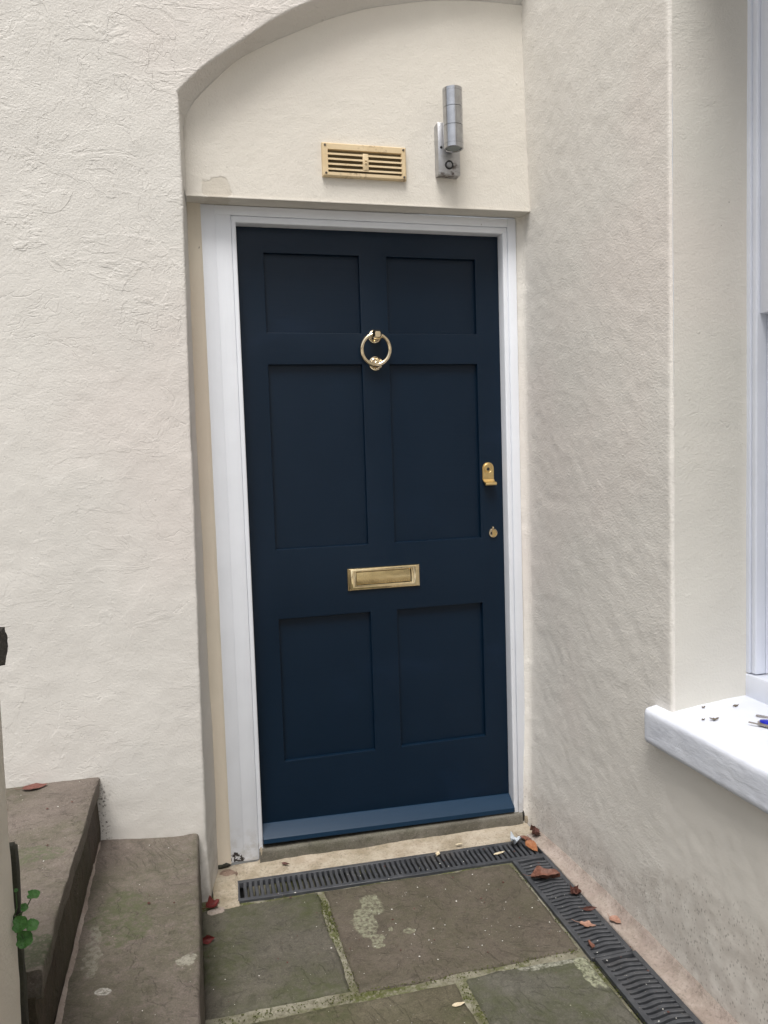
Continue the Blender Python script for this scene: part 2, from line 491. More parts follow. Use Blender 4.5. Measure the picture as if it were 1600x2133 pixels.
def stone(name, a, b, green=0.0, stains=(), dist=.006, terrace=1.0, wet=.62, gvec=(0, 0, 0), pale=None):
    """riven sandstone with layered relief, algae and pale flecks"""
    g = G(name)
    off = g.scalev((1, 1, 1), loc=gvec)
    wv = g.warp(.05, 9, off)
    n0 = g.noise(5, 6, .6, .5, off)
    ter = g.noise(3.2, 6, .62, .7, wv)
    tq = g.math('MULTIPLY', ter, 9.0)
    fr = g.math('FRACT', tq)
    stepped = g.math('DIVIDE', g.math('ADD', g.math('FLOOR', tq), g.step(fr, .82, 1.0)), 9.0)
    fine = g.noise(95, 6, .68, .2, off)
    mid = g.noise(26, 5, .62, .3, off)
    base = g.mix(g.step(n0, .32, .68), a, b)
    base = g.mix(g.math('MULTIPLY', g.step(mid, .50, .72), .55), base, tuple(c * .62 for c in a[:3]) + (1,))
    base = g.mix(g.math('MULTIPLY', g.step(fine, .52, .72), .5), base, tuple(min(1, c * 1.45) for c in b[:3]) + (1,))
    mot = g.noise(48, 6, .72, .6, g.scalev((1, 1, 1), off, loc=(8, 3, 5)))
    base = g.mix(g.math('MULTIPLY', g.step(mot, .54, .66), .55), base, tuple(c * .52 for c in a[:3]) + (1,))
    grn = g.noise(260, 4, .7, 0, off)
    base = g.mix(g.math('MULTIPLY', g.step(grn, .55, .68), .45), base, tuple(min(1, c * 1.7) for c in b[:3]) + (1,))
    base = g.mix(g.math('MULTIPLY', g.step(grn, .47, .36), .45), base, tuple(c * .5 for c in a[:3]) + (1,))
    rim = g.math('MULTIPLY', g.math('SUBTRACT', 1.0, g.step(g.math('ABSOLUTE', g.math('SUBTRACT', fr, .91)), 0, .08)), .30 * terrace)
    base = g.mix(rim, base, tuple(c * .5 for c in a[:3]) + (1,))
    if green:
        gm = g.math('MULTIPLY', g.step(g.noise(3.2, 5, .62, .3, g.scalev((1, 1, 1), off, loc=(2, 7, 1))), .36, .60), green)
        gm = g.math('MULTIPLY', gm, g.step(g.noise(38, 4, .7), .25, .6))
        base = g.mix(gm, base, (.052, .060, .022, 1))
    for c, r, col, ragged in stains:
        s = g.spot(c, r, g.warp(ragged, 22, detail=4), .12)
        s = g.math('MULTIPLY', s, g.step(g.noise(75, 6, .75), .38, .60))
        base = g.mix(g.math('MULTIPLY', s, .85), base, col)
    fl = g.voro(75, 'F1', g.warp(.01, 50))
    fk = g.math('MULTIPLY', g.math('SUBTRACT', 1.0, g.step(fl.outputs['Distance'], .08, .17)), g.step(g.xyz(fl.outputs['Color'])[0], .978, .98))
    base = g.mix(g.math('MULTIPLY', fk, .55), base, (.42, .40, .33, 1))
    h = g.math('ADD', g.math('MULTIPLY', stepped, 1.1 * terrace), g.math('MULTIPLY', mid, .22))
    h = g.math('ADD', h, g.math('MULTIPLY', fine, .22))
    h = g.math('ADD', h, g.math('MULTIPLY', grn, .06))
    return g.out(base, g.math('ADD', wet, g.math('MULTIPLY', fine, .25)), g.bump(h, dist * 2.2), spec=.4)

PALE = (.24, .245, .17, 1)
MAT_FLAG_GREEN = stone('green_flagstone', (0.0791, 0.0731, 0.0568, 1), (0.1167, 0.1045, 0.0852, 1), .85, gvec=(0, 0, 0))
MAT_FLAG_BROWN = stone('brown_flagstone', (0.0812, 0.0670, 0.0507, 1), (0.1137, 0.0943, 0.0751, 1), .30,
    stains=[((.275, -.37, -.08), (.034, .055, .05), PALE, .05), ((.235, -.45, -.08), (.036, .07, .05), PALE, .05), ((.25, -.54, -.08), (.02, .035, .05), PALE, .05),
            ((.347, -.522, -.08), (.018, .013, .05), PALE, .02), ((.29, -.33, -.08), (.012, .012, .05), PALE, .03), ((.30, -.50, -.08), (.007, .01, .05), PALE, .02)], gvec=(3, 1, 0))
MAT_FLAG_OLIVE = stone('olive_flagstone', (0.0812, 0.0710, 0.0457, 1), (0.1197, 0.1055, 0.0731, 1), .7, gvec=(7, 2, 0))
MAT_FLAG_GREY = stone('grey_flagstone', (0.0812, 0.0771, 0.0609, 1), (0.1137, 0.1076, 0.0893, 1), .7,
    stains=[((.66, -.765, -.08), (.10, .02, .05), (.36, .36, .30, 1), .05), ((.735, -.83, -.08), (.03, .07, .05), (.33, .34, .24, 1), .06)], gvec=(11, 5, 0))
MAT_TREAD = stone('step_stone', (0.1217, 0.0997, 0.0846, 1), (0.1716, 0.1437, 0.1240, 1), .42, dist=.007, gvec=(1, 9, 3),
    stains=[((-.418, -.875, .14), (.018, .014, .05), (.50, .49, .45, 1), .02), ((-.40, -.60, .14), (.075, .13, .05), (.075, .085, .04, 1), .09), ((-.455, -.72, .14), (.02, .10, .05), (.22, .21, .17, 1), .06),
            ((-.245, -.80, .13), (.02, .02, .05), (.30, .29, .24, 1), .05), ((-.60, -.62, .34), (.09, .05, .05), (.09, .10, .055, 1), .08), ((-.56, -1.02, .34), (.10, .06, .05), (.05, .065, .028, 1), .07)])
MAT_RISER = stone('dark_riser_stone', (0.0375, 0.0250, 0.0163, 1), (0.0775, 0.0537, 0.0375, 1), .35, dist=.006, gvec=(5, 5, 5))
MAT_COPING = stone('dark_coping_stone', (.040, .036, .030, 1), (.10, .092, .078, 1), .1, dist=.008, terrace=.2)
MAT_EDGING = stone('dark_edging_stone', (.022, .021, .017, 1), (.045, .042, .034, 1), .3, dist=.004)
MAT_THRESH = stone('threshold_stone', (.100, .090, .074, 1), (.165, .152, .128, 1), .35, dist=.004, terrace=.35, gvec=(4, 0, 2))
MAT_RUBBLE = stone('reddish_rubble', (.17, .115, .085, 1), (.25, .18, .14, 1), 0, dist=.004, terrace=.5)

def mortar(name, a, b, moss, dist=.004, mscale=7):
    g = G(name)
    n = g.noise(120, 6, .7); m = g.noise(18, 5, .62)
    base = g.mix(g.step(m, .3, .7), a, b)
    base = g.mix(g.math('MULTIPLY', g.step(n, .5, .68), .5), base, tuple(c * .45 for c in a[:3]) + (1,))
    mm = g.math('MULTIPLY', g.step(g.noise(mscale, 5, .62, .3, g.scalev((1, 1, 1), loc=(1, 2, 3))), .44, .60), moss)
    base = g.mix(g.math('MULTIPLY', mm, g.step(g.noise(80, 3, .6), .3, .55)), base, (.075, .085, .022, 1))
    return g.out(base, .88, g.bump(g.math('ADD', n, g.math('MULTIPLY', m, .7)), dist), spec=.2)

MAT_JOINT = mortar('mossy_mortar', (.145, .135, .095, 1), (.30, .285, .225, 1), .9)
MAT_SKIRT = mortar('cream_mortar', (.30, .25, .185, 1), (.44, .385, .31, 1), .15)
MAT_HAUNCH = mortar('pinkish_mortar', (.30, .245, .215, 1), (.41, .35, .31, 1), .1)
MAT_GROUND = mortar('ground_paving', (.38, .36, .32, 1), (.46, .44, .395, 1), .05, mscale=2)

def plastic_grate():
    g = G('black_drain_plastic')
    n = g.noise(30, 5, .65)
    base = g.mix(g.step(n, .35, .7), (.036, .039, .045, 1), (.060, .063, .070, 1))
    sp = g.voro(130, 'F1'); k = g.math('MULTIPLY', g.math('SUBTRACT', 1.0, g.step(sp.outputs['Distance'], .12, .25)), g.step(g.xyz(sp.outputs['Color'])[0], .95, .96))
    base = g.mix(g.math('MULTIPLY', k, .5), base, (.30, .28, .24, 1))
    base = g.mix(g.math('MULTIPLY', g.step(g.noise(8, 4, .6), .52, .75), .35), base, (.09, .08, .068, 1))
    return g.out(base, g.math('ADD', .42, g.math('MULTIPLY', n, .25)), g.bump(g.noise(160, 3), .0004))
MAT_GRATE = plastic_grate()
MAT_TROUGH = plain('drain_trough', (.010, .010, .011, 1), .8)

def leaf_mat(name, a, b, rough=.55):
    g = G(name)
    n = g.noise(110, 4, .65, .3, g.obj)
    base = g.mix(g.step(n, .3, .7), a, b)
    sp = g.noise(420, 3, .6, vec=g.obj)
    base = g.mix(g.math('MULTIPLY', g.step(sp, .58, .66), .55), base, tuple(c * .35 for c in a[:3]) + (1,))
    return g.out(base, rough, g.bump(g.noise(260, 3, .6, vec=g.obj), .0012), spec=.35)

# ================================================================ SETTING: ground
gx = 60
mesh_obj('ground', [(-gx, -gx, -.35), (gx, -gx, -.35), (gx, gx, -.35), (-gx, gx, -.35)], [(0, 1, 2, 3)], MAT_GROUND, smooth=False)
props(bpy.data.objects['ground'], kind='structure')

# ---------------------------------------------------------------- front wall with segmental archway
def wall_disp(amp_big, amp_mid, seed):
    return lambda P: amp_big * fbm(P, 2.2, 3, seed) + amp_mid * fbm(P, 14, 4, seed + 5)

YF, YT, YD = -.185, -.110, -.045     # wall face, tympanum face, door-frame face
front = thing('arched_wall', (-.8, YF, -.1), 'cream rendered wall with a shallow segmental arch around the navy door', 'wall')

jz = np.array([-.14, .1, .58, 1.19, 1.86, 2.275]); jx = np.array([-.179, -.186, -.180, -.172, -.164, -.160])
zz = np.arange(-.14, 2.275, .0065)
jf = np.stack([np.interp(zz, jz, jx), zz], 1)
jb = np.stack([np.full_like(zz, -.148) + .002 * np.sin(zz * 3), zz], 1)
af = smooth_curve([(-.1625, 2.282), (-.095, 2.353), (.002, 2.421), (.072, 2.474), (.136, 2.520), (.207, 2.557), (.32, 2.612), (.45, 2.665), (.62, 2.715), (.80, 2.742), (.97, 2.748)], .0065, 60)
ab0 = smooth_curve([(-.148, 2.20), (-.140, 2.235), (-.1, 2.282), (.016, 2.404), (.153, 2.472), (.285, 2.54), (.418, 2.590), (.612, 2.637), (.772, 2.653), (.97, 2.656)], .0065, 60)
tA = np.linspace(0, 1, len(af))
ab = np.stack([np.interp(tA, np.linspace(0, 1, len(ab0)), ab0[:, k]) for k in (0, 1)], 1)
jb[:, 1] = np.interp(zz, [-.14, 1.9, 2.275], [-.14, 1.9, 2.205])
Fr = np.concatenate([jf, af]); Bk = np.concatenate([jb, ab])
isj = np.concatenate([np.ones(len(jf)), np.zeros(len(af))])
tgt = np.zeros_like(Fr)
tgt[:len(jf)] = np.stack([np.full(len(jf), -4.5), jf[:, 1]], 1)
TOP = 6.0
for i, t in enumerate(tA):
    if t < .22: tgt[len(jf) + i] = (-4.5, 2.285 + (TOP - 2.285) * t / .22)
    else: tgt[len(jf) + i] = (-4.5 + (1.02 + 4.5) * (t - .22) / .78, TOP)
# rounded arris direction
ring = 4
cols = []
s_out = np.concatenate([np.arange(0, .60, .0065)[::-1]])
for k, so in enumerate(s_out):
    d = tgt - Fr; L = np.linalg.norm(d, axis=1, keepdims=True)
    frac = np.minimum((so + .006) / np.maximum(L, .05), .92)
    if k == 0: frac = frac * 0 + 1.0
    q = Fr + d * frac
    cols.append(np.stack([q[:, 0], np.full(len(q), YF), q[:, 1]], 1))
depth = np.where(isj > .5, -.040, -.098)
tj = (zz > 2.03)
depth[:len(jf)][tj] = -.098
bk3 = np.stack([Bk[:, 0], depth, Bk[:, 1]], 1)
fr3 = np.stack([Fr[:, 0], np.full(len(Fr), YF), Fr[:, 1]], 1)
dback = bk3 - fr3; dl = np.linalg.norm(dback, axis=1, keepdims=True); dbu = dback / dl
dout = cols[-1] - fr3; dou = dout / np.maximum(np.linalg.norm(dout, axis=1, keepdims=True), 1e-9)
rad = .006
for a in np.linspace(0, math.pi / 2, ring + 1)[1:]:
    # quarter-round arris from face to reveal
    cols.append(fr3 + dou * rad * (1 - math.sin(a)) + dbu * rad * (1 - math.cos(a)))
for f in np.linspace(0, 1, 14)[1:]:
    cols.append(fr3 + dbu * rad + (bk3 - fr3 - dbu * rad) * f)
P = np.stack(cols, 1)
dfun = lambda P: .0045 * fbm(P, 3.0, 3, 3) + .0011 * fbm(P, 22, 3, 9)
mesh_obj('wall_face', *sheet(P, dfun, flip=False), MAT_FRONT, front)

# tympanum: the recessed panel over the door, with its lintel edge and soffit
xs = np.arange(-.158, .955, .0065)
top = np.interp(xs, ab0[:, 0], ab0[:, 1]) + .012
top[xs < ab0[0, 0] + .01] = 2.22
top = np.where(xs < -.135, 2.25, top)
zl = 2.018 + .006 * (xs + .15) / 1.1 * .6
rows = []
ss = np.clip((xs + .05) / .75, 0, 1); ss = ss * ss * (3 - 2 * ss)
cove = .017 - .011 * ss
reach = .17 - .10 * ss
arch_b = np.interp(xs, ab0[:, 0], ab0[:, 1]); arch_f = np.interp(xs, af[:, 0], af[:, 1])
top = arch_b + (arch_f - arch_b) * cove / .075 + .004
left = np.clip((xs + .150) / .035, 0, 1)
top = np.where(xs < -.150, 2.19, top); cove = cove * left ** .5
for f in np.linspace(1, 0, 100):
    zr = zl + .004 + (top - zl - .004) * f
    # plaster coved towards the soffit, more so on the left
    d = np.clip(1 - (top - zr) / reach, 0, 1.1)
    rows.append(np.stack([xs, YT - cove * d ** 2.0, zr], 1))
for a in (.4, .8, 1.2, 1.5707):
    rows.append(np.stack([xs, np.full_like(xs, YT) + .004 * (1 - math.cos(a)), zl + .004 * (1 - math.sin(a))], 1))
for y in (-.095, -.08, -.06, -.03):
    rows.append(np.stack([xs, np.full_like(xs, y), zl], 1))
mesh_obj('tympanum', *sheet(np.stack(rows, 1), lambda P: .0018 * fbm(P, 4, 3, 21) + .0007 * fbm(P, 40, 3, 23), flip=True), MAT_TYMP, front)
front.children[-1]['label'] = 'smooth cream panel under the arch, over the door'

V, F = box(-.150, .944, YT - .0042, YT + .006, 0, .0052, .0008)
V[:, 2] += 2.0170 + .006 * (V[:, 0] + .15) / 1.1 * .6
mesh_obj('lintel_bead', V, F, MAT_TYMP, front, autosmooth=40)
# cream plaster margin between the reveal and the door frame (left), fillet on the right
zs = np.arange(-.055, 2.03, .008)
def vstrip(prof, zs):
    return np.stack([np.stack([np.full_like(zs, x), np.full_like(zs, y), zs], 1) for x, y in prof], 1)
mesh_obj('plaster_margin', *sheet(vstrip([(-.165, -.052), (-.150, -.052), (-.138, -.050), (-.122, -.049), (-.110, -.048), (-.106, -.040)], zs),
         lambda P: .0012 * fbm(P, 12, 3, 31), flip=False), MAT_CREAM, front)

# ---------------------------------------------------------------- side wall (right), with window opening
side = thing('side_wall', (.95, -.9, -.1), 'grey-cream rough rendered wall at right, between the door and the white window', 'wall')
XW = .945
def side_shape(x, y, z):
    near = np.clip((y + .55) / .45, 0, 1) ** 1.5
    return x - near * (.018 * np.clip((z - 2.0) / .65, 0, 1.2) + .014 * np.clip((.6 - z) / .6, 0, 1.1))
def side_sheet(prof, zs):
    prof = np.asarray(prof)
    X = np.repeat(prof[:, 0][None], len(zs), 0); Y = np.repeat(prof[:, 1][None], len(zs), 0); Z = np.repeat(zs[:, None], len(prof), 1)
    return np.stack([side_shape(X, Y, Z), Y, Z], -1)
sdisp = lambda P: .0045 * fbm(P, 2.0, 3, 41) + .0016 * fbm(P, 26, 4, 45)
far = [(.922, -.030), (.9235, -.041), (.929, -.047), (.938, -.053), (.9435, -.064), (.945, -.075)]
flat = [(XW, y) for y in np.arange(-.084, -.861, -.0065)]
rnd_c = [(XW + .009 * (1 - math.cos(a)), -.863 - .009 * math.sin(a)) for a in np.linspace(0, math.pi / 2, 6)]
jamb = [(x, -.872) for x in np.linspace(.962, 1.20, 34)]
zs_up = np.concatenate([.570 + .0075 * np.arange(312), [3.0, 3.4, 4.0, 4.6]])
mesh_obj('wall_face', *sheet(side_sheet(far + flat + rnd_c[1:], zs_up), sdisp, flip=False), MAT_SIDE, side)
mesh_obj('window_reveal', *sheet(side_sheet([rnd_c[-1]] + jamb, zs_up), lambda P: .0025 * fbm(P, 5, 4, 51), flip=False), MAT_JAMB, side)
low_y = np.concatenate([np.arange(-.084, -1.35, -.0075), np.arange(-1.35, -4.0, -.05)])
zs_lo = .570 - .0075 * np.arange(97)[::-1]
mesh_obj('lower_wall', *sheet(side_sheet(far + [(XW, y) for y in low_y], zs_lo), sdisp, flip=False), MAT_SIDE, side)
# the pier on the near side of the window (outside the picture) and the wall's top
WY0, WY1 = -.872, -1.86
mesh_obj('near_pier', *sheet(side_sheet([(1.20, WY1), (.954, WY1), (XW, WY1 - .01)] + [(XW, y) for y in np.arange(-1.92, -4.0, -.08)], np.concatenate([np.arange(.570, 3.3, .05), [4, 4.6]])), None), MAT_SIDE, side)
mesh_obj('window_head', *box(XW - .0005, 1.30, WY1 - .004, WY0 + .006, 2.58, 4.6, .006), MAT_SIDE, side, autosmooth=40)

# ================================================================ DOOR FRAME
frame = thing('door_frame', (.41, YD, -.05), 'white painted timber door frame set into the cream arch recess', 'door frame')
def fbox(name, parent, mat, *a, bev=.0015, **k):
    return mesh_obj(name, *box(*a, bev=bev, **k), mat, parent, autosmooth=40)
V, F = join(box(-.1085, -.06680, YD, .04, -.052, 2.017, .0006), box(-.0667, -.0193, YD + .0006, .04, -.055, 1.9885, .0006), box(-.0192, -.004, YD + .0035, .04, -.05, 1.9745, .0035, 3))
mesh_obj('jamb', V, F, MAT_WHITE, frame, autosmooth=40)
V, F = join(box(.8775, .8950, YD + .003, .04, -.036, 1.9745, .0035, 3), box(.8951, .9245, YD, .04, -.036, 2.017, .0007))
mesh_obj('jamb', V, F, MAT_WHITE, frame, autosmooth=40)
V, F = join(box(-.0667, .8950, YD + .0012, .04, 1.9888, 2.017, .0010), box(-.0189, .8949, YD + .0045, .04, 1.9680, 1.9885, .0035, 3))
mesh_obj('head', V, F, MAT_WHITE_H, frame, autosmooth=40)

# ================================================================ DOOR
door = thing('front_door', (.44, .02, -.02), 'navy blue six panel front door with brass knocker, letter plate and locks', 'door')
DX = [-.010, .0822, .3905, .4837, .7936, .885]
DZ = [-.022, .2405, .7158, .9457, 1.5398, 1.6410, 1.8898, 1.972]
REC = .016
bm = bmesh.new()
vg = {}
def dv(x, y, z):
    k = (round(x, 5), round(y, 5), round(z, 5))
    if k not in vg: vg[k] = bm.verts.new(k)
    return vg[k]
lip = []
for i in range(5):
    for j in range(7):
        x0, x1, z0, z1 = DX[i], DX[i + 1], DZ[j], DZ[j + 1]
        if i in (1, 3) and j in (1, 3, 5):
            for (a, b) in (((x0, z0), (x1, z0)), ((x1, z0), (x1, z1)), ((x1, z1), (x0, z1)), ((x0, z1), (x0, z0))):
                bm.faces.new([dv(a[0], 0, a[1]), dv(b[0], 0, b[1]), dv(b[0], REC + .004, b[1]), dv(a[0], REC + .004, a[1])])
            lip.append((x0, x1, z0, z1))
        else:
            bm.faces.new([dv(x0, 0, z0), dv(x1, 0, z0), dv(x1, 0, z1), dv(x0, 0, z1)])
bmesh.ops.recalc_face_normals(bm, faces=bm.faces[:])
be = [e for e in bm.edges if len(e.link_faces) == 2 and e.calc_face_angle(0) > .5 and all(abs(v.co.y) < 1e-6 for v in e.verts)]
bmesh.ops.bevel(bm, geom=be, offset=.0024, segments=2, affect='EDGES', profile=.5)
bm.verts.index_update()
leafo = mesh_obj('door_leaf', *from_bm(bm), MAT_DOOR, door, autosmooth=30)
# leaf thickness behind the face
mesh_obj('door_core', *box(DX[0] + .002, DX[-1] - .002, REC + .0075, .044, DZ[0] + .002, DZ[-1] - .002, .001), MAT_DOOR, door, autosmooth=40)
for (x0, x1, z0, z1) in lip:
    mesh_obj('panel', *box(x0 - .003, x1 + .003, REC, REC + .006, z0 - .003, z1 + .003), MAT_DOOR, door, smooth=False)

# weather bar along the foot
prof = [(0.001, .0300), (-.004, .0300), (-.0465, .0010), (-.050, -.0025), (-.0505, -.0165), (-.046, -.0195), (-.010, -.0165), (0.001, -.0150)]
prof = [(y, z + .0) for y, z in prof]
V, F = [], []
nx = 12
for k in range(nx + 1):
    x = -.003 + (.8765 + .003) * k / nx
    for y, z in prof: V.append((x, y, z + .012 - .0225 * (x / .88)))
n = len(prof)
for k in range(nx):
    for i in range(n):
        F.append((k * n + i, k * n + (i + 1) % n, (k + 1) * n + (i + 1) % n, (k + 1) * n + i))
F.append(tuple(range(n))[::-1]); F.append(tuple(nx * n + i for i in range(n)))
V = np.array(V)
mesh_obj('weather_bar', V, F, MAT_BAR, door, autosmooth=25)

# knocker
kn = mesh_obj('knocker_rose', *lathe([(0, -.010), (.008, -.012), (.013, -.0125), (.0165, -.009), (.0185, -.006), (.0212, -.0055), (.0226, -.003), (.0226, .0005)], 36, 'Y', (.434, 0, 1.630)), MAT_BRASS_PALE, door, autosmooth=50)
def boss(cx, cz, y0, y1, w, h, ch):
    sec = [(-w + ch, -h), (w - ch, -h), (w, -h + ch), (w, h - ch), (w - ch, h), (-w + ch, h), (-w, h - ch), (-w, -h + ch)]
    V, F = [], []
    for y, s in ((y0, .62), (y0 - .006, .78), (y0 - .010, 1.0), (y1 + .009, 1.0), (y1, .60)):
        for a, b in sec: V.append((cx + a * s, y, cz + b * s))
    for i in range(4):
        for k in range(8):
            F.append((i * 8 + k, i * 8 + (k + 1) % 8, (i + 1) * 8 + (k + 1) % 8, (i + 1) * 8 + k))
    F.append(tuple(32 + k for k in range(8)))
    V = np.array(V)
    return V, [f[::-1] for f in F] if False else F
mesh_obj('knocker_boss', *boss(.4335, 1.6315, -.008, -.050, .0148, .0148, .005), MAT_BRASS_PALE, kn, smooth=False)
ringpts = []
for k in range(56):
    a = 2 * math.pi * k / 56
    z = 1.5855 + .0490 * math.cos(a); x = .4315 + .0470 * math.sin(a)
    y = -.031 + (1.634 - z) * .11
    ringpts.append((x, y, z))
mesh_obj('knocker_ring', *tube(ringpts, [.0058 + .0010 * (1 - math.cos(2 * math.pi * k / 56)) / 2 for k in range(56)], 14, True), MAT_BRASS_PALE, kn)
st = mesh_obj('strike_plate', *lathe([(0, -.016), (.005, -.0155), (.0075, -.012), (.008, -.008), (.0125, -.0075), (.0155, -.0095), (.0180, -.0085), (.0195, -.0055), (.0225, -.005), (.0238, -.0025), (.0238, .0005)], 40, 'Y', (.4345, 0, 1.5425)), MAT_BRASS_PALE, door, autosmooth=50)

# letter plate: bevelled frame and recessed flap
def framed(x0, x1, z0, z1, ix0, ix1, iz0, iz1):
    V, F = [], []
    rects = [((x0, x1, z0, z1), .0005), ((x0, x1, z0, z1), -.0022)]
    m = 9
    for k in range(m + 1):
        t = k / m
        y = -.0030 - .0070 * math.sin(math.pi * (.08 + .62 * t))
        rects.append(((x0 + .001 + (ix0 - .002 - x0 - .001) * t, x1 - .001 + (ix1 + .002 - x1 + .001) * t, z0 + .001 + (iz0 - .002 - z0 - .001) * t, z1 - .001 + (iz1 + .002 - z1 + .001) * t), y))
    rects += [((ix0 - .0005, ix1 + .0005, iz0 - .0005, iz1 + .0005), -.0070), ((ix0, ix1, iz0, iz1), -.001)]
    for (a, b, c, d), y in rects: V += [(a, y, c), (b, y, c), (b, y, d), (a, y, d)]
    for i in range(len(rects) - 1):
        for k in range(4): F.append((i * 4 + k, i * 4 + (k + 1) % 4, (i + 1) * 4 + (k + 1) % 4, (i + 1) * 4 + k))
    return np.array(V), F
V, F = framed(.3145, .5650, .7925, .8685, .344, .5345, .8105, .8540)
lp = mesh_obj('letter_plate', V, F, MAT_BRASS, door, autosmooth=30)
bpy.context.view_layer.update()
nx_, nz_ = 24, 8
P = np.zeros((nx_, nz_, 3))
for i in range(nx_):
    for j in range(nz_):
        x = .3455 + (.533 - .3455) * i / (nx_ - 1); z = .8120 + (.8525 - .8120) * j / (nz_ - 1)
        P[i, j] = (x, -.0022 - .0022 * (1 - ((z - .83225) / .0205) ** 2) - .0002 * math.sin(i * .9) * math.sin(j * .7), z)
mesh_obj('letter_flap', *sheet(P, None), MAT_FLAP, lp)

# cylinder pull with curled lip
arc = [(.8235 + .0205 * math.cos(a), 1.184 + .0205 * math.sin(a)) for a in np.linspace(0, math.pi, 22)]
outl = arc + [(.803, 1.146), (.844, 1.146)]
bm = bmesh.new()
f = bm.faces.new([bm.verts.new((x, 0, z)) for x, z in outl])
r = bmesh.ops.extrude_face_region(bm, geom=[f])
for v in [g_ for g_ in r['geom'] if isinstance(g_, bmesh.types.BMVert)]: v.co.y = -.0045
bmesh.ops.recalc_face_normals(bm, faces=bm.faces[:])
fe = [e for e in bm.edges if all(abs(v.co.y + .0045) < 1e-6 for v in e.verts)]
bmesh.ops.bevel(bm, geom=fe, offset=.0012, segments=2, affect='EDGES')
bm.verts.index_update()
plate = from_bm(bm)
lipprof = [(-.001, 1.148), (-.006, 1.146), (-.011, 1.1405), (-.017, 1.137), (-.024, 1.1375), (-.029, 1.1350), (-.0305, 1.1305), (-.028, 1.1265), (-.0235, 1.1260), (-.0215, 1.129), (-.0205, 1.1325), (-.015, 1.1330), (-.008, 1.1375), (-.001, 1.142)]
V, F = [], []
for x in (.8035, .8065, .8405, .8435):
    for y, z in lipprof: V.append((x, y, z))
n = len(lipprof)
for k in range(3):
    for i in range(n - 1): F.append((k * n + i, (k + 1) * n + i, (k + 1) * n + i + 1, k * n + i + 1))
F.append(tuple(range(n))); F.append(tuple(3 * n + i for i in range(n))[::-1])
pull = mesh_obj('door_pull', *join(plate, (np.array(V), F)), MAT_BRASS_SATIN, door, autosmooth=35)
cy = mesh_obj('lock_cylinder', *lathe([(0, -.0062), (.0125, -.0062), (.0133, -.0052), (.0135, -.0040), (.0152, -.0055), (.0160, -.0050), (.0160, -.002)], 32, 'Y', (.8225, 0, 1.1845)), MAT_BRASS_SATIN, pull, autosmooth=40)
kh = join(lathe([(0, -.0066), (.0052, -.0066), (.0058, -.006)], 20, 'Y', (.8225, 0, 1.1815)), box(.8214, .8236, -.0072, -.0060, 1.1775, 1.1855))
mesh_obj('keyway', *kh, MAT_DARKHOLE, pull, autosmooth=40)

# lower key escutcheon with drop cover
esc = mesh_obj('escutcheon', *join(lathe([(0, -.003), (.0118, -.003), (.0130, -.0050), (.0150, -.0052), (.0162, -.003), (.0162, .0005)], 36, 'Y', (.837, 0, .9585)),
        lathe([(0, -.0085), (.003, -.0078), (.0044, -.005), (.0044, .0)], 16, 'Y', (.8365, 0, .9775))), MAT_BRASS_PALE, door, autosmooth=45)
cov = [(.8385 + .0100 * math.cos(a) * (.86), .9580 + .0112 * math.sin(a)) for a in np.linspace(-1.9, 1.9, 16)]
V = [(x, -.0032, z) for x, z in cov] + [(x, -.0062, z) for x, z in cov]
n = len(cov)
F = [(i, (i + 1) % n, n + (i + 1) % n, n + i) for i in range(n)] + [tuple(n + i for i in range(n))]
mesh_obj('keyhole_cover', V, F, MAT_BRASS_SATIN, esc, autosmooth=30)
mesh_obj('keyhole', *box(.8275, .8330, -.0038, -.0028, .9530, .9630, .001), MAT_DARKHOLE, esc, autosmooth=40)

# ================================================================ VENT
vent = thing('air_vent', (.39, YT, 2.144), 'aged cream plastic louvred air vent on the panel above the door', 'vent')
vx0, vx1, vz0, vz1 = .2575, .5225, 2.0945, 2.1935
ox0, ox1, oz0, oz1 = .2745, .5075, 2.1065, 2.1745
def plate_frame(x0, x1, z0, z1, a0, a1, b0, b1, yb, yf, bev):
    V, F = [], []
    rects = [((x0, x1, z0, z1), yb), ((x0, x1, z0, z1), yf + bev), ((x0 + bev, x1 - bev, z0 + bev, z1 - bev), yf), ((a0, a1, b0, b1), yf), ((a0 + .001, a1 - .001, b0 + .001, b1 - .001), yf + .012)]
    for (a, b, c, d), y in rects: V += [(a, y, c), (b, y, c), (b, y, d), (a, y, d)]
    for i in range(len(rects) - 1):
        for k in range(4): F.append((i * 4 + k, i * 4 + (k + 1) % 4, (i + 1) * 4 + (k + 1) % 4, (i + 1) * 4 + k))
    return np.array(V), F
mesh_obj('vent_frame', *plate_frame(vx0, vx1, vz0, vz1, ox0, ox1, oz0, oz1, YT + .006, YT - .016, .003), MAT_VENT, vent, smooth=False)
pitch_ = .0150
for k in range(4):
    zc = oz1 - .0105 - pitch_ * (k + .12)
    prof = [(YT - .0180, zc - .0050), (YT - .0176, zc + .0006), (YT - .0100, zc + .0020), (YT - .0092, zc + .0008), (YT - .0160, zc - .0050)]
    V, F = [], []
    for x in (ox0 - .0005, ox1 + .0005): V += [(x, y, z) for y, z in prof]
    n = 5
    F = [(i, n + i, n + (i + 1) % n, (i + 1) % n) for i in range(n)] + [tuple(range(n)), tuple(n + i for i in range(n))[::-1]]
    mesh_obj('slat', V, F, MAT_VENT, vent, smooth=False)
mesh_obj('shutter_knob', *join(box(.3830, .4010, YT - .0192, YT, 2.1155, 2.1655, .0015), box(.3885, .3955, YT - .0225, YT - .017, 2.1345, 2.1395, .001), box(.3885, .3955, YT - .0225, YT - .017, 2.1425, 2.1475, .001)), MAT_VENT, vent, autosmooth=40)
ms = [box(ox0 - .002, ox1 + .002, YT - .0055, YT - .004, oz0 - .002, oz1 + .002)]
x = ox0
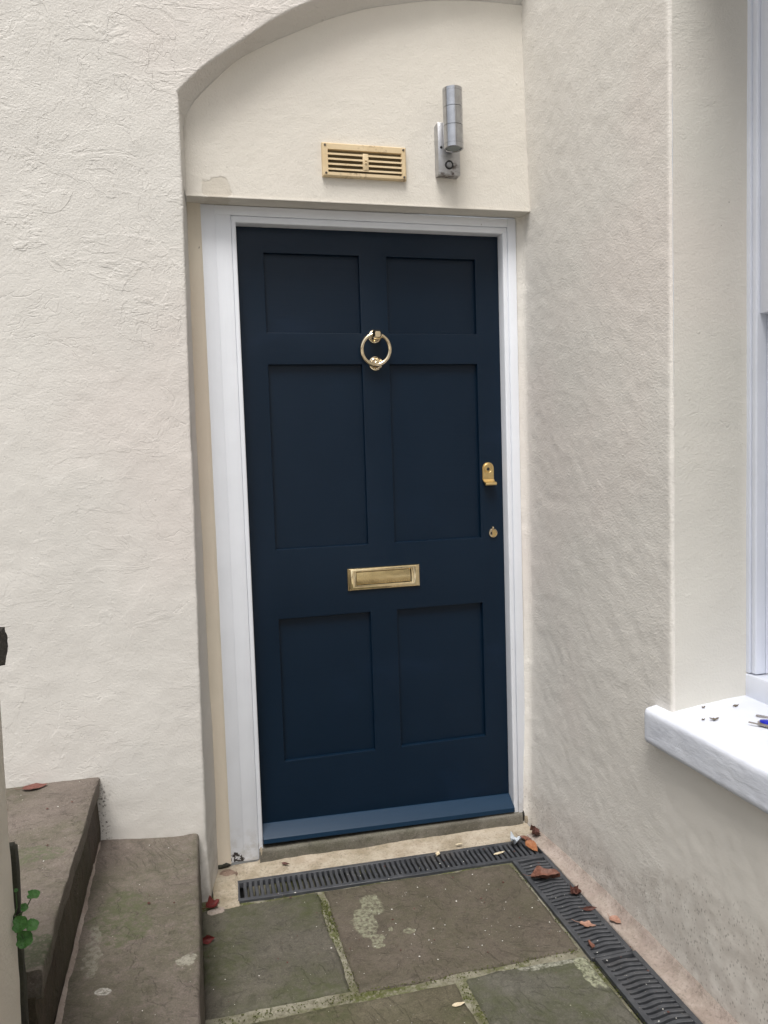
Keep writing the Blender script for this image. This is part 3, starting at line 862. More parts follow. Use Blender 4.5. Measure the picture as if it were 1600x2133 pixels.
while x < ox1:
    ms.append(box(x, x + .0014, YT - .0075, YT - .0054, oz0, oz1)); x += .0034
o = mesh_obj('insect_mesh', *join(*ms), MAT_MESH, vent, smooth=False)
MAT_SCREW = plain('grey_screw', (.16, .14, .12, 1), .4, .8)
s0 = mesh_obj('screw', *join(lathe([(0, -.0015), (.0022, -.0022), (.0036, -.0010), (.0036, .002)], 16, 'Y', (.2665, YT - .0162, 2.1855)), box(.2640, .2690, YT - .0188, YT - .0178, 2.1850, 2.1860)), MAT_SCREW, vent, autosmooth=40)
for dx, dz in ((.2475, .0), (.001, -.0825), (.2485, -.0825)):
    c = s0.copy(); COL.objects.link(c); c.parent = vent
    c.location = s0.location + Vector((dx, 0, dz))

# ================================================================ WALL LIGHT
lamp = thing('wall_light', (.658, YT, 2.112), 'brushed steel up and down wall light with a sensor, above the door', 'wall light')
bp_ = mesh_obj('back_plate', *box(.6225, .6945, YT - .034, YT + .004, 2.1125, 2.2705, .0014), MAT_STEEL_PLATE, lamp, autosmooth=40)
LX, LY = .6605, YT - .070
mesh_obj('arm', *box(LX - .014, LX + .014, LY + .018, YT - .033, 2.235, 2.262, .002), MAT_STEEL, lamp, autosmooth=40)
def canister(z0, z1, topcap, botcap):
    pr = []
    R_ = .0305
    if botcap: pr += [(.0238, z0 + .020), (.0242, z0 + .002), (.0258, z0), (R_ - .001, z0), (R_, z0 + .0012)]
    else: pr += [(.029, z0), (R_, z0 + .0009)]
    if botcap: pr += [(R_, z0 + .012), (R_ - .0009, z0 + .0125), (R_ - .0009, z0 + .0133), (R_, z0 + .0138)]
    if topcap: pr += [(R_, z1 - .012), (R_ - .0009, z1 - .0115), (R_ - .0009, z1 - .0107), (R_, z1 - .0102), (R_, z1 - .0015), (.0270, z1), (.0240, z1 - .004), (.0235, z1 - .02)]
    else: pr += [(R_, z1 - .0009), (.029, z1)]
    return lathe(pr, 48, 'Z', (LX, LY, 0))
mesh_obj('lamp_body', *canister(2.1775, 2.2445, False, True), MAT_STEEL, lamp, autosmooth=35)
mesh_obj('lamp_body', *canister(2.2450, 2.2990, False, False), MAT_STEEL, lamp, autosmooth=35)
mesh_obj('lamp_body', *canister(2.2995, 2.3575, True, False), MAT_STEEL, lamp, autosmooth=35)
mesh_obj('lens', *lathe([(0, 2.1800), (.012, 2.1803), (.0240, 2.1812)], 32, 'Z', (LX, LY, 0)), MAT_LENS, lamp)
mesh_obj('lens', *lathe([(.0236, 2.3515), (.012, 2.3505), (0, 2.3500)], 32, 'Z', (LX, LY, 0)), MAT_LENS, lamp)
sn = mesh_obj('sensor_ring', *lathe([(.0090, -.0015), (.0115, -.004), (.0135, -.003), (.0140, .001)], 28, 'Y', (.6575, YT - .034, 2.1425)), MAT_DARKHOLE, lamp)
mesh_obj('sensor_dome', *lathe([(0, -.0085), (.005, -.0072), (.0085, -.004), (.0098, 0)], 24, 'Y', (.6575, YT - .034, 2.1425)), MAT_SENSOR, sn)
mesh_obj('screw', *lathe([(0, -.002), (.0038, -.0018), (.0046, .001)], 16, 'Y', (.6325, YT - .034, 2.1950)), MAT_DARKHOLE, lamp)

# ================================================================ THRESHOLD AND MORTAR
thr = thing('door_step', (.44, -.05, -.1), 'worn grey stone threshold under the navy door', 'threshold')
nxs = np.arange(-.0175, .910, .007)
prof = [(.05, 0), (-.020, 0), (-.043, -.001), (-.049, -.004), (-.0515, -.010), (-.0520, -.025), (-.0520, -.05), (-.052, -.09)]
P = np.stack([np.stack([nxs, np.full_like(nxs, y), z - .0215 - .012 * nxs], 1) for y, z in resample(prof, .006)], 1)
V1, F1 = sheet(P, lambda P: .0028 * fbm(P, 14, 4, 61), flip=True)
mesh_obj('threshold_stone', V1, F1, MAT_THRESH, thr)
# ends of the stone
pe = resample(prof, .006)
for xe, fl in ((nxs[0], False), (nxs[-1], True)):
    pass

pav = mesh_obj('pavement', *sheet(np.stack([np.stack([np.full(260, x), np.linspace(-.05, -3.4, 260), np.full(260, -.0875)], 1) for x in np.linspace(-.30, .96, 100)], 0),
               lambda P: .0030 * fbm(P, 12, 4, 71)), MAT_JOINT)
props(pav, kind='structure')
for vert in pav.data.vertices:      # let the bed drop away under the drains
    x, y = vert.co.x, vert.co.y
    if (-.095 < x < .90 and abs(y - (-.171 - .0385 * (x + .10))) < .045) or (.775 < x < .885 and y < -.25): vert.co.z = -.2

def drain_axis_y(x):        # centre line of the front drain
    return -.171 - .0385 * (x + .10)
FD_W = .118
# mortar skirting between threshold and drain
xs = np.arange(-.172, .925, .007)
def skirt_rows():
    rows = []
    yb = np.where(xs < -.100, -.150, drain_axis_y(xs) + FD_W / 2)
    yb = np.where(xs < -.10, -.30, yb)
    ztop = -.056 - .016 * np.clip((xs + .02) / .9, 0, 1)
    ztop = np.where(xs < -.02, -.062, ztop)
    for f in np.linspace(0, 1, 16):
        y = -.040 + (yb + .040) * f
        z = ztop + (-.0805 - ztop) * (1 - (1 - f) ** 1.6)
        rows.append(np.stack([xs, y, z], 1))
    rows.append(np.stack([xs, yb + .0005, np.full_like(xs, -.12)], 1))
    return np.stack(rows, 1)
mesh_obj('mortar_skirting', *sheet(skirt_rows(), lambda P: .004 * fbm(P, 16, 4, 81), flip=True), MAT_SKIRT, pav)
# haunch at the foot of the side wall
ys = np.arange(-.085, -4.0, -.008)
hp = [(.889, -.13), (.8895, -.083), (.893, -.0795), (.904, -.0785), (.918, -.075), (.930, -.067), (.940, -.055), (.952, -.044), (.965, -.035)]
hp = resample(hp, .005)
P = np.stack([np.stack([x - .010 * np.clip((ys + .55) / .45, 0, 1) * (x > .895), ys, np.full_like(ys, z) - .012 * np.clip((ys + .6) / .4, 0, 1) * np.clip((x - .90) / .04, 0, 1)], 1) for x, z in hp], 1)
mesh_obj('mortar_haunch', *sheet(P, lambda P: .0035 * fbm(P, 12, 4, 91), flip=True), MAT_HAUNCH, pav)
# rubble patch at the foot of the left reveal
def lump(c, r, seed, n=3, flat=.6, rough=.25):
    bm = bmesh.new(); bmesh.ops.create_icosphere(bm, subdivisions=n, radius=1)
    P = np.array([v.co[:] for v in bm.verts]); F = [[v.index for v in f.verts] for f in bm.faces]; bm.free()
    P = P * (1 + rough * fbm(P + seed * 7.1, 1.6, 3, seed)[:, None])
    return P * np.array(r) + np.array(c), F
mesh_obj('rubble_stone', *lump((-.122, -.074, -.082), (.036, .032, .020), 5), MAT_RUBBLE, pav)
mesh_obj('broken_gap_shade', *lump((-.136, -.046, -.056), (.024, .008, .010), 6, 3, rough=.7), MAT_EDGING, pav)  # solid dark lump, coloured as the shade inside the broken hole
mesh_obj('broken_gap_shade', *lump((.912, -.044, -.048), (.005, .006, .022), 8, 2), MAT_DARKHOLE, pav)  # black lump painting the same hole shade at the right jamb foot
mesh_obj('mortar_lump', *lump((.922, -.048, -.062), (.009, .010, .022), 9, 2), MAT_SKIRT, pav)
mesh_obj('mortar_lump', *lump((-.118, -.245, -.082), (.022, .016, .006), 12, 2), MAT_SKIRT, pav)
mesh_obj('mortar_lump', *lump((-.165, -.270, -.085), (.040, .030, .009), 13, 3), MAT_HAUNCH, pav)
mesh_obj('mortar_lump', *lump((-.012, -.046, -.036), (.006, .006, .022), 14, 2), MAT_SKIRT, pav)

# ================================================================ FLAGSTONES
def flag(x0, x1, y0, y1, mat, seed, skew=(0, 0, 0, 0)):
    """riven slab; skew shifts the four corners in y (back-left, back-right, front-left, front-right)"""
    nx = max(6, int((x1 - x0) / .009)); ny = max(6, int((y1 - y0) / .009))
    u = np.linspace(0, 1, nx); v = np.linspace(0, 1, ny)
    U, Vv = np.meshgrid(u, v, indexing='ij')
    X = x0 + (x1 - x0) * U
    yb = y1 + skew[0] * (1 - U) + skew[1] * U; yf = y0 + skew[2] * (1 - U) + skew[3] * U
    Y = yf + (yb - yf) * Vv
    P = np.stack([X, Y, np.zeros_like(X)], -1)
    e = np.minimum(np.minimum(U * (x1 - x0), (1 - U) * (x1 - x0)), np.minimum(Vv * (y1 - y0), (1 - Vv) * (y1 - y0)))
    S = P + seed * 3.3
    wob = .006 * np.exp(-e / .02)
    P[..., 0] += wob * fbm(S, 14, 3, seed); P[..., 1] += wob * fbm(S, 14, 3, seed + 40)
    lay = fbm(S, 4.5, 4, seed + 3)
    lay = np.round(lay * 5) / 5 * .6 + lay * .4
    P[..., 2] = -.079 + .0042 * lay + .0008 * fbm(S, 45, 3, seed + 9) - .006 * np.exp(-e / .004) - .003 * np.exp(-e / .015)
    top = P
    # side skirt
    ringi = [(i, 0) for i in range(nx)] + [(nx - 1, j) for j in range(1, ny)] + [(i, ny - 1) for i in range(nx - 2, -1, -1)] + [(0, j) for j in range(ny - 2, 0, -1)]
    V, F = sheet(top, None)
    V = V.tolist(); base = len(V)
    for i, j in ringi: q = top[i, j]; V.append((q[0], q[1], -.12))
    m = len(ringi)
    for k in range(m):
        a = ringi[k][0] * ny + ringi[k][1]; b = ringi[(k + 1) % m][0] * ny + ringi[(k + 1) % m][1]
        F.append((a, base + k, base + (k + 1) % m, b))
    return np.array(V), F
def fy(x): return drain_axis_y(x) - FD_W / 2 - .006
FL = [(-.217, .137, -.700, -.25, MAT_FLAG_GREEN, 1, (fy(-.217) + .25 - .014, fy(.128) + .25, -.01, -.012), 'grey-green flagstone beside the lower step'),
      (.155, .760, -.722, -.27, MAT_FLAG_BROWN, 2, (fy(.16) + .27, fy(.76) + .27, -.004, -.012), 'large brown flagstone with pale lichen stain'),
      (-.217, .398, -1.22, -.752, MAT_FLAG_OLIVE, 3, (.008, -.006, 0, 0), None),
      (.424, .757, -1.22, -.745, MAT_FLAG_GREY, 4, (-.006, -.012, 0, 0), 'grey-green flagstone with white mortar smear on its edge'),
      (-.217, .10, -1.75, -1.255, MAT_FLAG_BROWN, 5, (0, 0, 0, 0), None), (.135, .757, -1.75, -1.255, MAT_FLAG_GREEN, 6, (0, 0, 0, 0), None),
      (-.217, .42, -2.3, -1.785, MAT_FLAG_GREY, 7, (0, 0, 0, 0), None), (.455, .757, -2.3, -1.785, MAT_FLAG_BROWN, 8, (0, 0, 0, 0), None),
      (-.217, .757, -3.2, -2.335, MAT_FLAG_OLIVE, 9, (0, 0, 0, 0), None)]
for (a, b, c, d, m, s, k, lab) in FL:
    o = mesh_obj('flagstone', *flag(a, b, c, d, m, s, k), m, pav)
    if lab: o['label'] = lab

# ================================================================ DRAINS
def grate(length, width, pitch, amp, phase=0.0, thick=.018, rail=.0150, bar=.0100):
    """slotted grate along +x from 0, centred on y=0, top at z=0"""
    parts = [box(0, length, -width / 2, -width / 2 + rail, -thick, 0, .0012, 1), box(0, length, width / 2 - rail, width / 2, -thick, 0, .0012, 1)]
    ends = .010
    parts.append(box(.0, ends, -width / 2 + rail, width / 2 - rail, -thick, -.0004, .0008, 1))
    parts.append(box(length - ends, length, -width / 2 + rail, width / 2 - rail, -thick, -.0004, .0008, 1))
    n = int((length - 2 * ends) / pitch)
    p = (length - 2 * ends) / n
    for k in range(1, n):
        xc = ends + p * k
        V, F = [], []
        m = 9
        for i in range(m):
            t = i / (m - 1); y = (-width / 2 + rail) + (width - 2 * rail) * t
            xo = amp * math.sin(2 * math.pi * t * 1.1 + phase)
            for dx, z in ((-bar / 2, -thick), (-bar / 2, -.0022), (-bar / 2 + .0012, -.0010), (bar / 2 - .0012, -.0010), (bar / 2, -.0022), (bar / 2, -thick)):
                V.append((xc + xo + dx, y, z))
        for i in range(m - 1):
            for j in range(5): F.append((i * 6 + j, (i + 1) * 6 + j, (i + 1) * 6 + j + 1, i * 6 + j + 1)[::-1])
        parts.append((np.array(V), F))
    return join(*parts)
def place(VF, c, ang):
    V, F = VF
    ca, sa = math.cos(ang), math.sin(ang)
    W = np.stack([c[0] + V[:, 0] * ca - V[:, 1] * sa, c[1] + V[:, 0] * sa + V[:, 1] * ca, c[2] + V[:, 2]], 1)
    return W, F
FA = math.atan(-.0385)
dr1 = thing('channel_drain', (.4, -.19, -.15), 'black slotted channel drain running along the foot of the door', 'drain')
p0 = (-.102, drain_axis_y(-.102), -.0785)
mesh_obj('drain_grate', *place(grate(1.000, FD_W, .0167, .0008), p0, FA), MAT_GRATE, dr1, autosmooth=40)
def trough(length, width):
    w2 = width / 2 - .002
    prof = [(-w2, -.004), (-w2 + .003, -.0185), (-w2 + .006, -.06), (0, -.075), (w2 - .006, -.06), (w2 - .003, -.0185), (w2, -.004)]
    V, F = [], []
    for x in (0.001, length - .001): V += [(x, y, z) for y, z in prof]
    n = len(prof)
    F = [(i, i + 1, n + i + 1, n + i) for i in range(n - 1)]
    F += [tuple(range(n)), tuple(n + i for i in range(n))[::-1]]
    return np.array(V), F
mesh_obj('drain_channel', *place(trough(1.0, FD_W), p0, FA), MAT_TROUGH, dr1, smooth=False)
dr2 = thing('channel_drain', (.83, -1.2, -.15), 'black wavy-slotted channel drain running along the foot of the side wall', 'drain')
SDX = .8285
y = -.268
for L in (.520, .520, .520, .520, .520):
    mesh_obj('drain_grate', *place(grate(L - .003, .120, .0175, .0030, .6), (SDX, y, -.0785 + (.0012 if L else 0)), -math.pi / 2 - .012), MAT_GRATE, dr2, autosmooth=40)
    y -= L
mesh_obj('drain_channel', *place(trough(2.6, .120), (SDX, -.268, -.0785), -math.pi / 2 - .012), MAT_TROUGH, dr2, smooth=False)

# ================================================================ STEPS
steps = thing('stone_steps', (-.7, -.7, -.1), 'worn brown stone steps against the cream wall at left', 'steps')
def slab_sheet(prof, ys, seed, lean, disp=.004, scale=6, layer=None):
    """prof: (x, z) outline swept along y; lean(y) shifts x"""
    prof = np.asarray(prof)
    P = np.stack([np.stack([x + lean(ys), ys, np.full_like(ys, z)], 1) for x, z in prof], 1)
    def d(P):
        l = fbm(P, scale, 4, seed); l = np.round(l * 5) / 5 * .6 + .4 * l
        if layer:
            edge = layer[0] + layer[1] * fbm(np.stack([P[..., 1], P[..., 1] * 0, P[..., 1] * 0], -1), 5, 4, seed + 2) - .018 * (-(P[..., 1] + .185))
            t = np.clip((P[..., 0] - edge) / .006, 0, 1)
            l = l - .75 * t * t * (3 - 2 * t)
        return disp * l + .0012 * fbm(P, 45, 3, seed + 8)
    return sheet(P, d, flip=True)
yl = np.arange(-.176, -3.0, -.010)
top_l = np.stack([np.arange(-.540, -.224, .009), .1485 - .088 * (np.arange(-.540, -.224, .009) + .484)], 1).tolist()
lower = top_l + [(-.2165, .1248), (-.2135, .1225), (-.2122, .1185), (-.212, .110)] + [(-.212, z) for z in np.arange(.095, -.12, -.012)]
V, F = slab_sheet(lower, yl, 101, lambda y: -.018 * (-(y + .185)) + 0.0045 * fbm(np.stack([y, y * 0, y * 0], -1), 8, 4, 3), .0036, layer=(-.238, .03))
o = mesh_obj('tread', V, F, MAT_TREAD, steps, autosmooth=42); o['label'] = 'lower stone tread beside the flagstones'
yu = np.arange(-.176, -1.082, -.009)
upper = [(x, .3385) for x in np.arange(-1.9, -1.0, .05)] + [(x, .3385) for x in np.arange(-1.0, -.492, .009)] + [(-.4805, .3380), (-.4772, .3362), (-.4760, .3325), (-.4765, .32), (-.4775, .31), (-.4785, .295), (-.4795, .288), (-.4830, .2850), (-.53, .2848)]
lu = lambda y: -.026 * (-(y + .185)) + .006 * fbm(np.stack([y, y * 0, y * 0], -1), 7, 4, 5)
V, F = slab_sheet(upper, yu, 111, lu, .004)
# close the near end of the slab
P0 = V.reshape(len(yu), len(upper), 3)[-1]
endv = np.concatenate([P0, P0 * np.array([1, 1, 0]) + np.array([0, .004, .28])])
n = len(P0)
ef = [(i, i + 1, n + i + 1, n + i) for i in range(n - 1)]
o = mesh_obj('tread', *join((V, F), (endv, ef)), MAT_TREAD, steps, autosmooth=42); o['label'] = 'upper stone tread with a red leaf on it'
riser = [(-.483, .287)] + [(-.4835 + .002 * math.sin(z * 40), z) for z in np.arange(.278, .125, -.009)]
V, F = slab_sheet(riser, yu, 121, lambda y: -.026 * (-(y + .185)), .005, 9)
P0 = V.reshape(len(yu), len(riser), 3)[-1]
endv = np.concatenate([P0, P0 + np.array([-.5, .0, 0])])
n = len(P0)
ef = [(i, n + i, n + i + 1, i + 1) for i in range(n - 1)]
o = mesh_obj('riser', *join((V, F), (endv, ef)), MAT_RISER, steps); o['label'] = 'dark damp stone riser between the two treads'
# crumbly mortar line where riser meets the lower tread
yy = np.arange(-.19, -1.5, -.01)
P = np.stack([np.stack([-.487 + dx - .019 * (-(yy + .185)), yy, .146 + dz + 0 * yy], 1) for dx, dz in ((.001, .009), (.004, .005), (.007, .002), (.011, -.001))], 1)
mesh_obj('mortar_fillet', *sheet(P, lambda P: .004 * fbm(P, 22, 4, 131), flip=True), MAT_HAUNCH, steps)
# dark mossy earth in the gap at the near end of the upper step
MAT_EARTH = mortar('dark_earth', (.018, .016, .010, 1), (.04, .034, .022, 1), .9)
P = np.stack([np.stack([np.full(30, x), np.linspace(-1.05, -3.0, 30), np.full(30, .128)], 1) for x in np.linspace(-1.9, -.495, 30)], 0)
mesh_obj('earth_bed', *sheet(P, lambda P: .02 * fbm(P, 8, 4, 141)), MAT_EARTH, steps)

# ================================================================ FLANK WALL with coping (far left)
flank = thing('flank_wall', (-.6, -1.3, .1), 'low cream rendered garden wall end with dark coping at far left', 'wall')
zs = np.arange(.08, .935, .01)
pr = [(-.78, -1.200)] + [(-.78 + .27 * k / 10, -1.200) for k in range(1, 10)] + [(-.5125, -1.2003), (-.5085, -1.2025), (-.5065, -1.207), (-.506, -1.214)] + [(-.506, y) for y in np.arange(-1.224, -1.6, -.012)] + [(-.506, -1.8), (-.506, -3.4)]
P = np.stack([np.stack([np.full_like(zs, x), np.full_like(zs, y), zs], 1) for x, y in pr], 1)
mesh_obj('wall_face', *sheet(P, lambda P: .003 * fbm(P, 7, 4, 151), flip=False), MAT_FLANK, flank)
def rough_block(x0, x1, y0, y1, z0, z1, seed, amp, bev):
    bm = bmesh.new(); bmesh.ops.create_cube(bm, size=1)
    for v in bm.verts: v.co = Vector(((x0 + x1) / 2 + v.co.x * (x1 - x0), (y0 + y1) / 2 + v.co.y * (y1 - y0), (z0 + z1) / 2 + v.co.z * (z1 - z0)))
    bmesh.ops.bevel(bm, geom=bm.edges[:], offset=bev, segments=2, affect='EDGES')
    bmesh.ops.subdivide_edges(bm, edges=[e for e in bm.edges if e.calc_length() > .03], cuts=12, use_grid_fill=True)
    bmesh.ops.triangulate(bm, faces=bm.faces[:])
    bm.normal_update()
    P = np.array([v.co[:] for v in bm.verts]); N = np.array([v.normal[:] for v in bm.verts])
    F = [[v.index for v in f.verts] for f in bm.faces]; bm.free()
    return P + N * (amp * fbm(P, 30, 4, seed))[:, None], F
mesh_obj('coping', *rough_block(-.80, -.4915, -1.62, -1.198, .928, 1.003, 161, .010, .012), MAT_COPING, flank)
mesh_obj('edging_stone', *rough_block(-.62, -.5030, -1.198, -1.165, .09, .622, 171, .004, .004), MAT_EDGING, flank)

# ================================================================ WINDOW
win = thing('sash_window', (1.17, -1.36, .56), 'white painted sash window in the side wall with a thick white stone sill', 'window')
# stone sill: swept profile (x, z) along y with rounded ends
sp = [(1.20, .6015), (1.10, .5975), (1.02, .5915), (.962, .5840), (.935, .5785), (.920, .5755), (.9145, .573), (.9110, .568), (.9100, .561), (.9095, .545), (.910, .520), (.910, .497), (.9115, .491), (.916, .486), (.930, .484), (.96, .484)]
sp = resample(sp, .0045)
ysl = np.concatenate([[-.7985, -.7995, -.802, -.806], np.arange(-.812, -1.40, -.007), np.arange(-1.40, -1.93, -.03)])
inset = np.concatenate([[.012, .006, .002, 0], np.zeros(len(ysl) - 4)])
cx, cz = .99, .535
P = np.stack([np.stack([x + (cx - x) * np.minimum(1, inset / .08), ysl, z + (cz - z) * np.minimum(1, inset / .08)], 1) for x, z in sp], 1)
V, F = sheet(P, lambda P: .0022 * fbm(P, 7, 3, 181) + .0007 * fbm(P, 50, 3, 183), flip=True)
P0 = V.reshape(len(ysl), len(sp), 3)[0]
capv = np.concatenate([P0, [[cx, -.7985, cz]]]); n = len(P0)
capf = [(i, i + 1, n) for i in range(n - 1)]
mesh_obj('window_sill', *join((V, F), (capv, capf)), MAT_SILL, win)
WX = 1.160
mesh_obj('sill_board', *box(WX - .002, WX + .12, WY1 + .004, WY0 + .002, .596, .6585, .004), MAT_WINDOW, win, autosmooth=40)
V, F = join(box(WX, WX + .035, WY0 - .012, WY0 + .02, .661, 3.2, .002), box(WX + .004, WX + .035, WY0 - .030, WY0 - .0125, .661, 3.2, .004, 3), box(WX, WX + .035, WY1 - .02, WY1 + .030, .661, 3.2, .002))
mesh_obj('frame', V, F, MAT_WINDOW, win, autosmooth=40)
# upper sash in front, lower sash behind
us = mesh_obj('upper_sash', *join(box(WX + .012, WX + .055, WY0 - .080, WY0 - .0305, 1.555, 3.2, .003), box(WX + .012, WX + .055, WY1 + .031, WY1 + .08, 1.555, 3.2, .003),
      box(WX + .0125, WX + .0545, WY1 + .0805, WY0 - .0805, 1.557, 1.612, .003)), MAT_WINDOW, win, autosmooth=40)
mesh_obj('glazing_bar', *box(WX + .018, WX + .05, WY1 + .0805, WY0 - .0805, 2.000, 2.022, .004), MAT_WINDOW, us, autosmooth=40)
ls = mesh_obj('lower_sash', *join(box(WX + .062, WX + .105, WY0 - .080, WY0 - .0305, .661, 1.60, .003), box(WX + .062, WX + .105, WY1 + .031, WY1 + .08, .661, 1.60, .003),
      box(WX + .0625, WX + .1045, WY1 + .0805, WY0 - .0805, .662, .75, .003), box(WX + .0625, WX + .1045, WY1 + .0805, WY0 - .0805, 1.55, 1.598, .003)), MAT_WINDOW, win, autosmooth=40)
gl = G('window_glass'); MAT_GLASS = gl.out((.02, .024, .028, 1), .03, None, 0, spec=.7)
mesh_obj('pane', *box(WX + .032, WX + .036, WY1 + .078, WY0 - .078, 1.605, 3.2), MAT_GLASS, us, smooth=False)
mesh_obj('pane', *box(WX + .082, WX + .086, WY1 + .078, WY0 - .078, .745, 1.555), MAT_GLASS, ls, smooth=False)
mesh_obj('pulley_lining', *box(WX + .0355, WX + .11, WY0 - .0295, WY0 + .02, .661, 3.2, .001), MAT_WINDOW, win, autosmooth=40)

# ================================================================ KEYS ON THE SILL
keys = thing('keys', (1.08, -1.05, .598), 'keys with a blue enamel fob at the right end of the white sill', 'keys')
MAT_NICKEL = metal('nickel', (.55, .50, .46, 1), .22, 60, None, .0002)
MAT_BLUE = plain('blue_enamel', (.010, .018, .42, 1), .12)
def tilt(V, c, ang, rise=0.0):
    ca, sa = math.cos(ang), math.sin(ang)
    return np.stack([c[0] + V[:, 0] * ca - V[:, 1] * sa, c[1] + V[:, 0] * sa + V[:, 1] * ca, c[2] + V[:, 2] + V[:, 0] * rise], 1)
oval = lambda rx, ry, z, n=28: [(rx * math.cos(2 * math.pi * k / n), ry * math.sin(2 * math.pi * k / n), z) for k in range(n)]
def disc(rx, ry, prof, n=28):
    V, F = [], []
    for s, z in prof: V += oval(rx * s, ry * s, z, n)
    for i in range(len(prof) - 1):
        for k in range(n): F.append((i * n + k, i * n + (k + 1) % n, (i + 1) * n + (k + 1) % n, (i + 1) * n + k))
    F.append(tuple((len(prof) - 1) * n + k for k in range(n)))
    return np.array(V), F
KA, KC = math.radians(-62), (1.066, -1.070, .5985)
V, F = disc(.030, .017, [(1, 0), (1, .0035), (.93, .005), (.86, .005)])
V2, F2 = box(-.045, .035, -.0165, -.0125, 0, .003, .0008)
fob = mesh_obj('fob', tilt(join((V, F), (V2, F2))[0], KC, KA), join((V, F), (V2, F2))[1], MAT_NICKEL, keys, autosmooth=40)
V, F = disc(.026, .0138, [(1, .0045), (.95, .0085), (.6, .0105), (.2, .011)])
mesh_obj('enamel', tilt(V, KC, KA), F, MAT_BLUE, fob)
kb = [box(-.030, .004, -.004, .004, 0, .0022, .0004)]
for i in range(5): kb.append(box(-.028 + .006 * i, -.0255 + .006 * i, .004, .0055 + .001 * (i % 3), .0002, .002))
kb.append(disc(.012, .011, [(1, 0), (1, .0022), (.95, .0026)]))
kb[-1] = (kb[-1][0] + np.array([.014, 0, 0]), kb[-1][1])
V, F = join(*kb)
mesh_obj('key', tilt(V, (1.098, -1.028, .5985), math.radians(-58)), F, MAT_NICKEL, keys, autosmooth=40)
rp = [(1.085 + .013 * math.cos(a), -1.094 + .013 * math.sin(a), .6015) for a in np.linspace(0, 2 * math.pi, 24, endpoint=False)]
mesh_obj('key_ring', *tube(rp, .0011, 8, True), MAT_NICKEL, keys)

# ================================================================ LEAVES AND LITTER
def leaf_mesh(L, W, pointy=1.0, curl=.3, fold=.3, lobes=0, seed=0, wav=.15, stalk=.35, crumple=0.0, tw=0.0):
    nu, nv = 22, 11
    u = np.linspace(0, 1, nu); v = np.linspace(-1, 1, nv)
    wd = np.sin(np.pi * np.clip(u, 0, 1) ** (.75)) ** (1.0 / pointy if pointy > 1 else pointy)
    wd = np.maximum(np.where(u > .92, wd * .9, wd), .02)
    if lobes: wd = wd * (1 + .28 * np.cos(u * math.pi * 2 * lobes))
    U, Vv = np.meshgrid(u, v, indexing='ij')
    x = (U - .5) * L
    y = Vv * wd[:, None] * W / 2 * (1 + .12 * vnoise(np.stack([U * 9 + seed, Vv * 0, U * 0], -1), 1.0, seed))
    r = np.abs(Vv) * wd[:, None]
    z = fold * W / 2 * r ** 1.4 + curl * L * ((U - .45) ** 2) + wav * W * .12 * np.sin(U * 13 + seed) * np.abs(Vv)
    z += crumple * W * fbm(np.stack([U * 2 + seed, Vv * 1.2, U * 0], -1), 1.3, 3, seed)
    ang = tw * (U - .5)
    y2 = y * np.cos(ang) - z * np.sin(ang); z2 = y * np.sin(ang) + z * np.cos(ang)
    P = np.stack([x, y2, z2], -1)
    V, F = sheet(P, None)
    th = .0005
    n = len(V)
    V2 = V - np.array([0, 0, th])
    F2 = [f[::-1] for f in F]
    F2 = [tuple(i + n for i in f) for f in F2]
    edge = [i * nv for i in range(nu)] + [(nu - 1) * nv + j for j in range(1, nv)] + [i * nv + nv - 1 for i in range(nu - 2, -1, -1)] + [j for j in range(nv - 2, 0, -1)]
    F3 = [(edge[k], edge[k] + n, edge[(k + 1) % len(edge)] + n, edge[(k + 1) % len(edge)]) for k in range(len(edge))]
    parts = [(np.concatenate([V, V2]), F + F2 + F3)]
    if stalk:
        b = P[0, nv // 2]
        parts.append(tube([b + np.array([.004 * L, 0, 0]), b + np.array([-stalk * L * .5, .03 * L, -.01 * L]), b + np.array([-stalk * L, .10 * L, .03 * L])], [.0009, .0007, .0006], 6))
    return join(*parts)

MAT_LEAF_RED = leaf_mat('red_leaf', (.095, .013, .012, 1), (.155, .025, .021, 1))
MAT_LEAF_RUST = leaf_mat('rust_leaf', (.115, .042, .034, 1), (.18, .075, .060, 1))
MAT_LEAF_BROWN = leaf_mat('brown_leaf', (.105, .042, .028, 1), (.19, .085, .058, 1))
MAT_LEAF_DARK = leaf_mat('dark_leaf', (.055, .020, .016, 1), (.11, .045, .034, 1))
MAT_LEAF_ORANGE = leaf_mat('orange_leaf', (.23, .085, .036, 1), (.33, .14, .062, 1))
MAT_LEAF_PINK = leaf_mat('pinkish_leaf', (.27, .14, .10, 1), (.36, .21, .155, 1))
MAT_LEAF_PALE = leaf_mat('pale_leaf', (.52, .43, .29, 1), (.66, .58, .43, 1))

def leaf(loc, ang, mat, label, rx=0.0, ry=0.0, **k):
    V, F = leaf_mesh(**k)
    o = mesh_obj('fallen_leaf', V, F, mat, None, (0, 0, 0), autosmooth=60)
    e = Matrix.Rotation(math.radians(ang), 3, 'Z') @ Matrix.Rotation(rx, 3, 'X') @ Matrix.Rotation(ry, 3, 'Y')
    zmin = min((e @ v.co).z for v in o.data.vertices)
    o.rotation_euler = e.to_euler()
    o.location = (loc[0], loc[1], loc[2] - zmin + .0004)
    return props(o, label, 'leaf', 'fallen leaves')
GZ = -.0775
leaf((-.645, -.212, .340), 8, MAT_LEAF_RUST, 'oval rust red leaf on the upper stone step', L=.066, W=.040, curl=.25, fold=.25, seed=1, stalk=.3, pointy=1.3)
leaf((-.178, -.232, GZ), 35, MAT_LEAF_RED, 'curled crimson leaf at the wall corner left of the door', rx=.45, L=.048, W=.036, curl=.7, fold=.9, lobes=2, seed=2, stalk=.7)
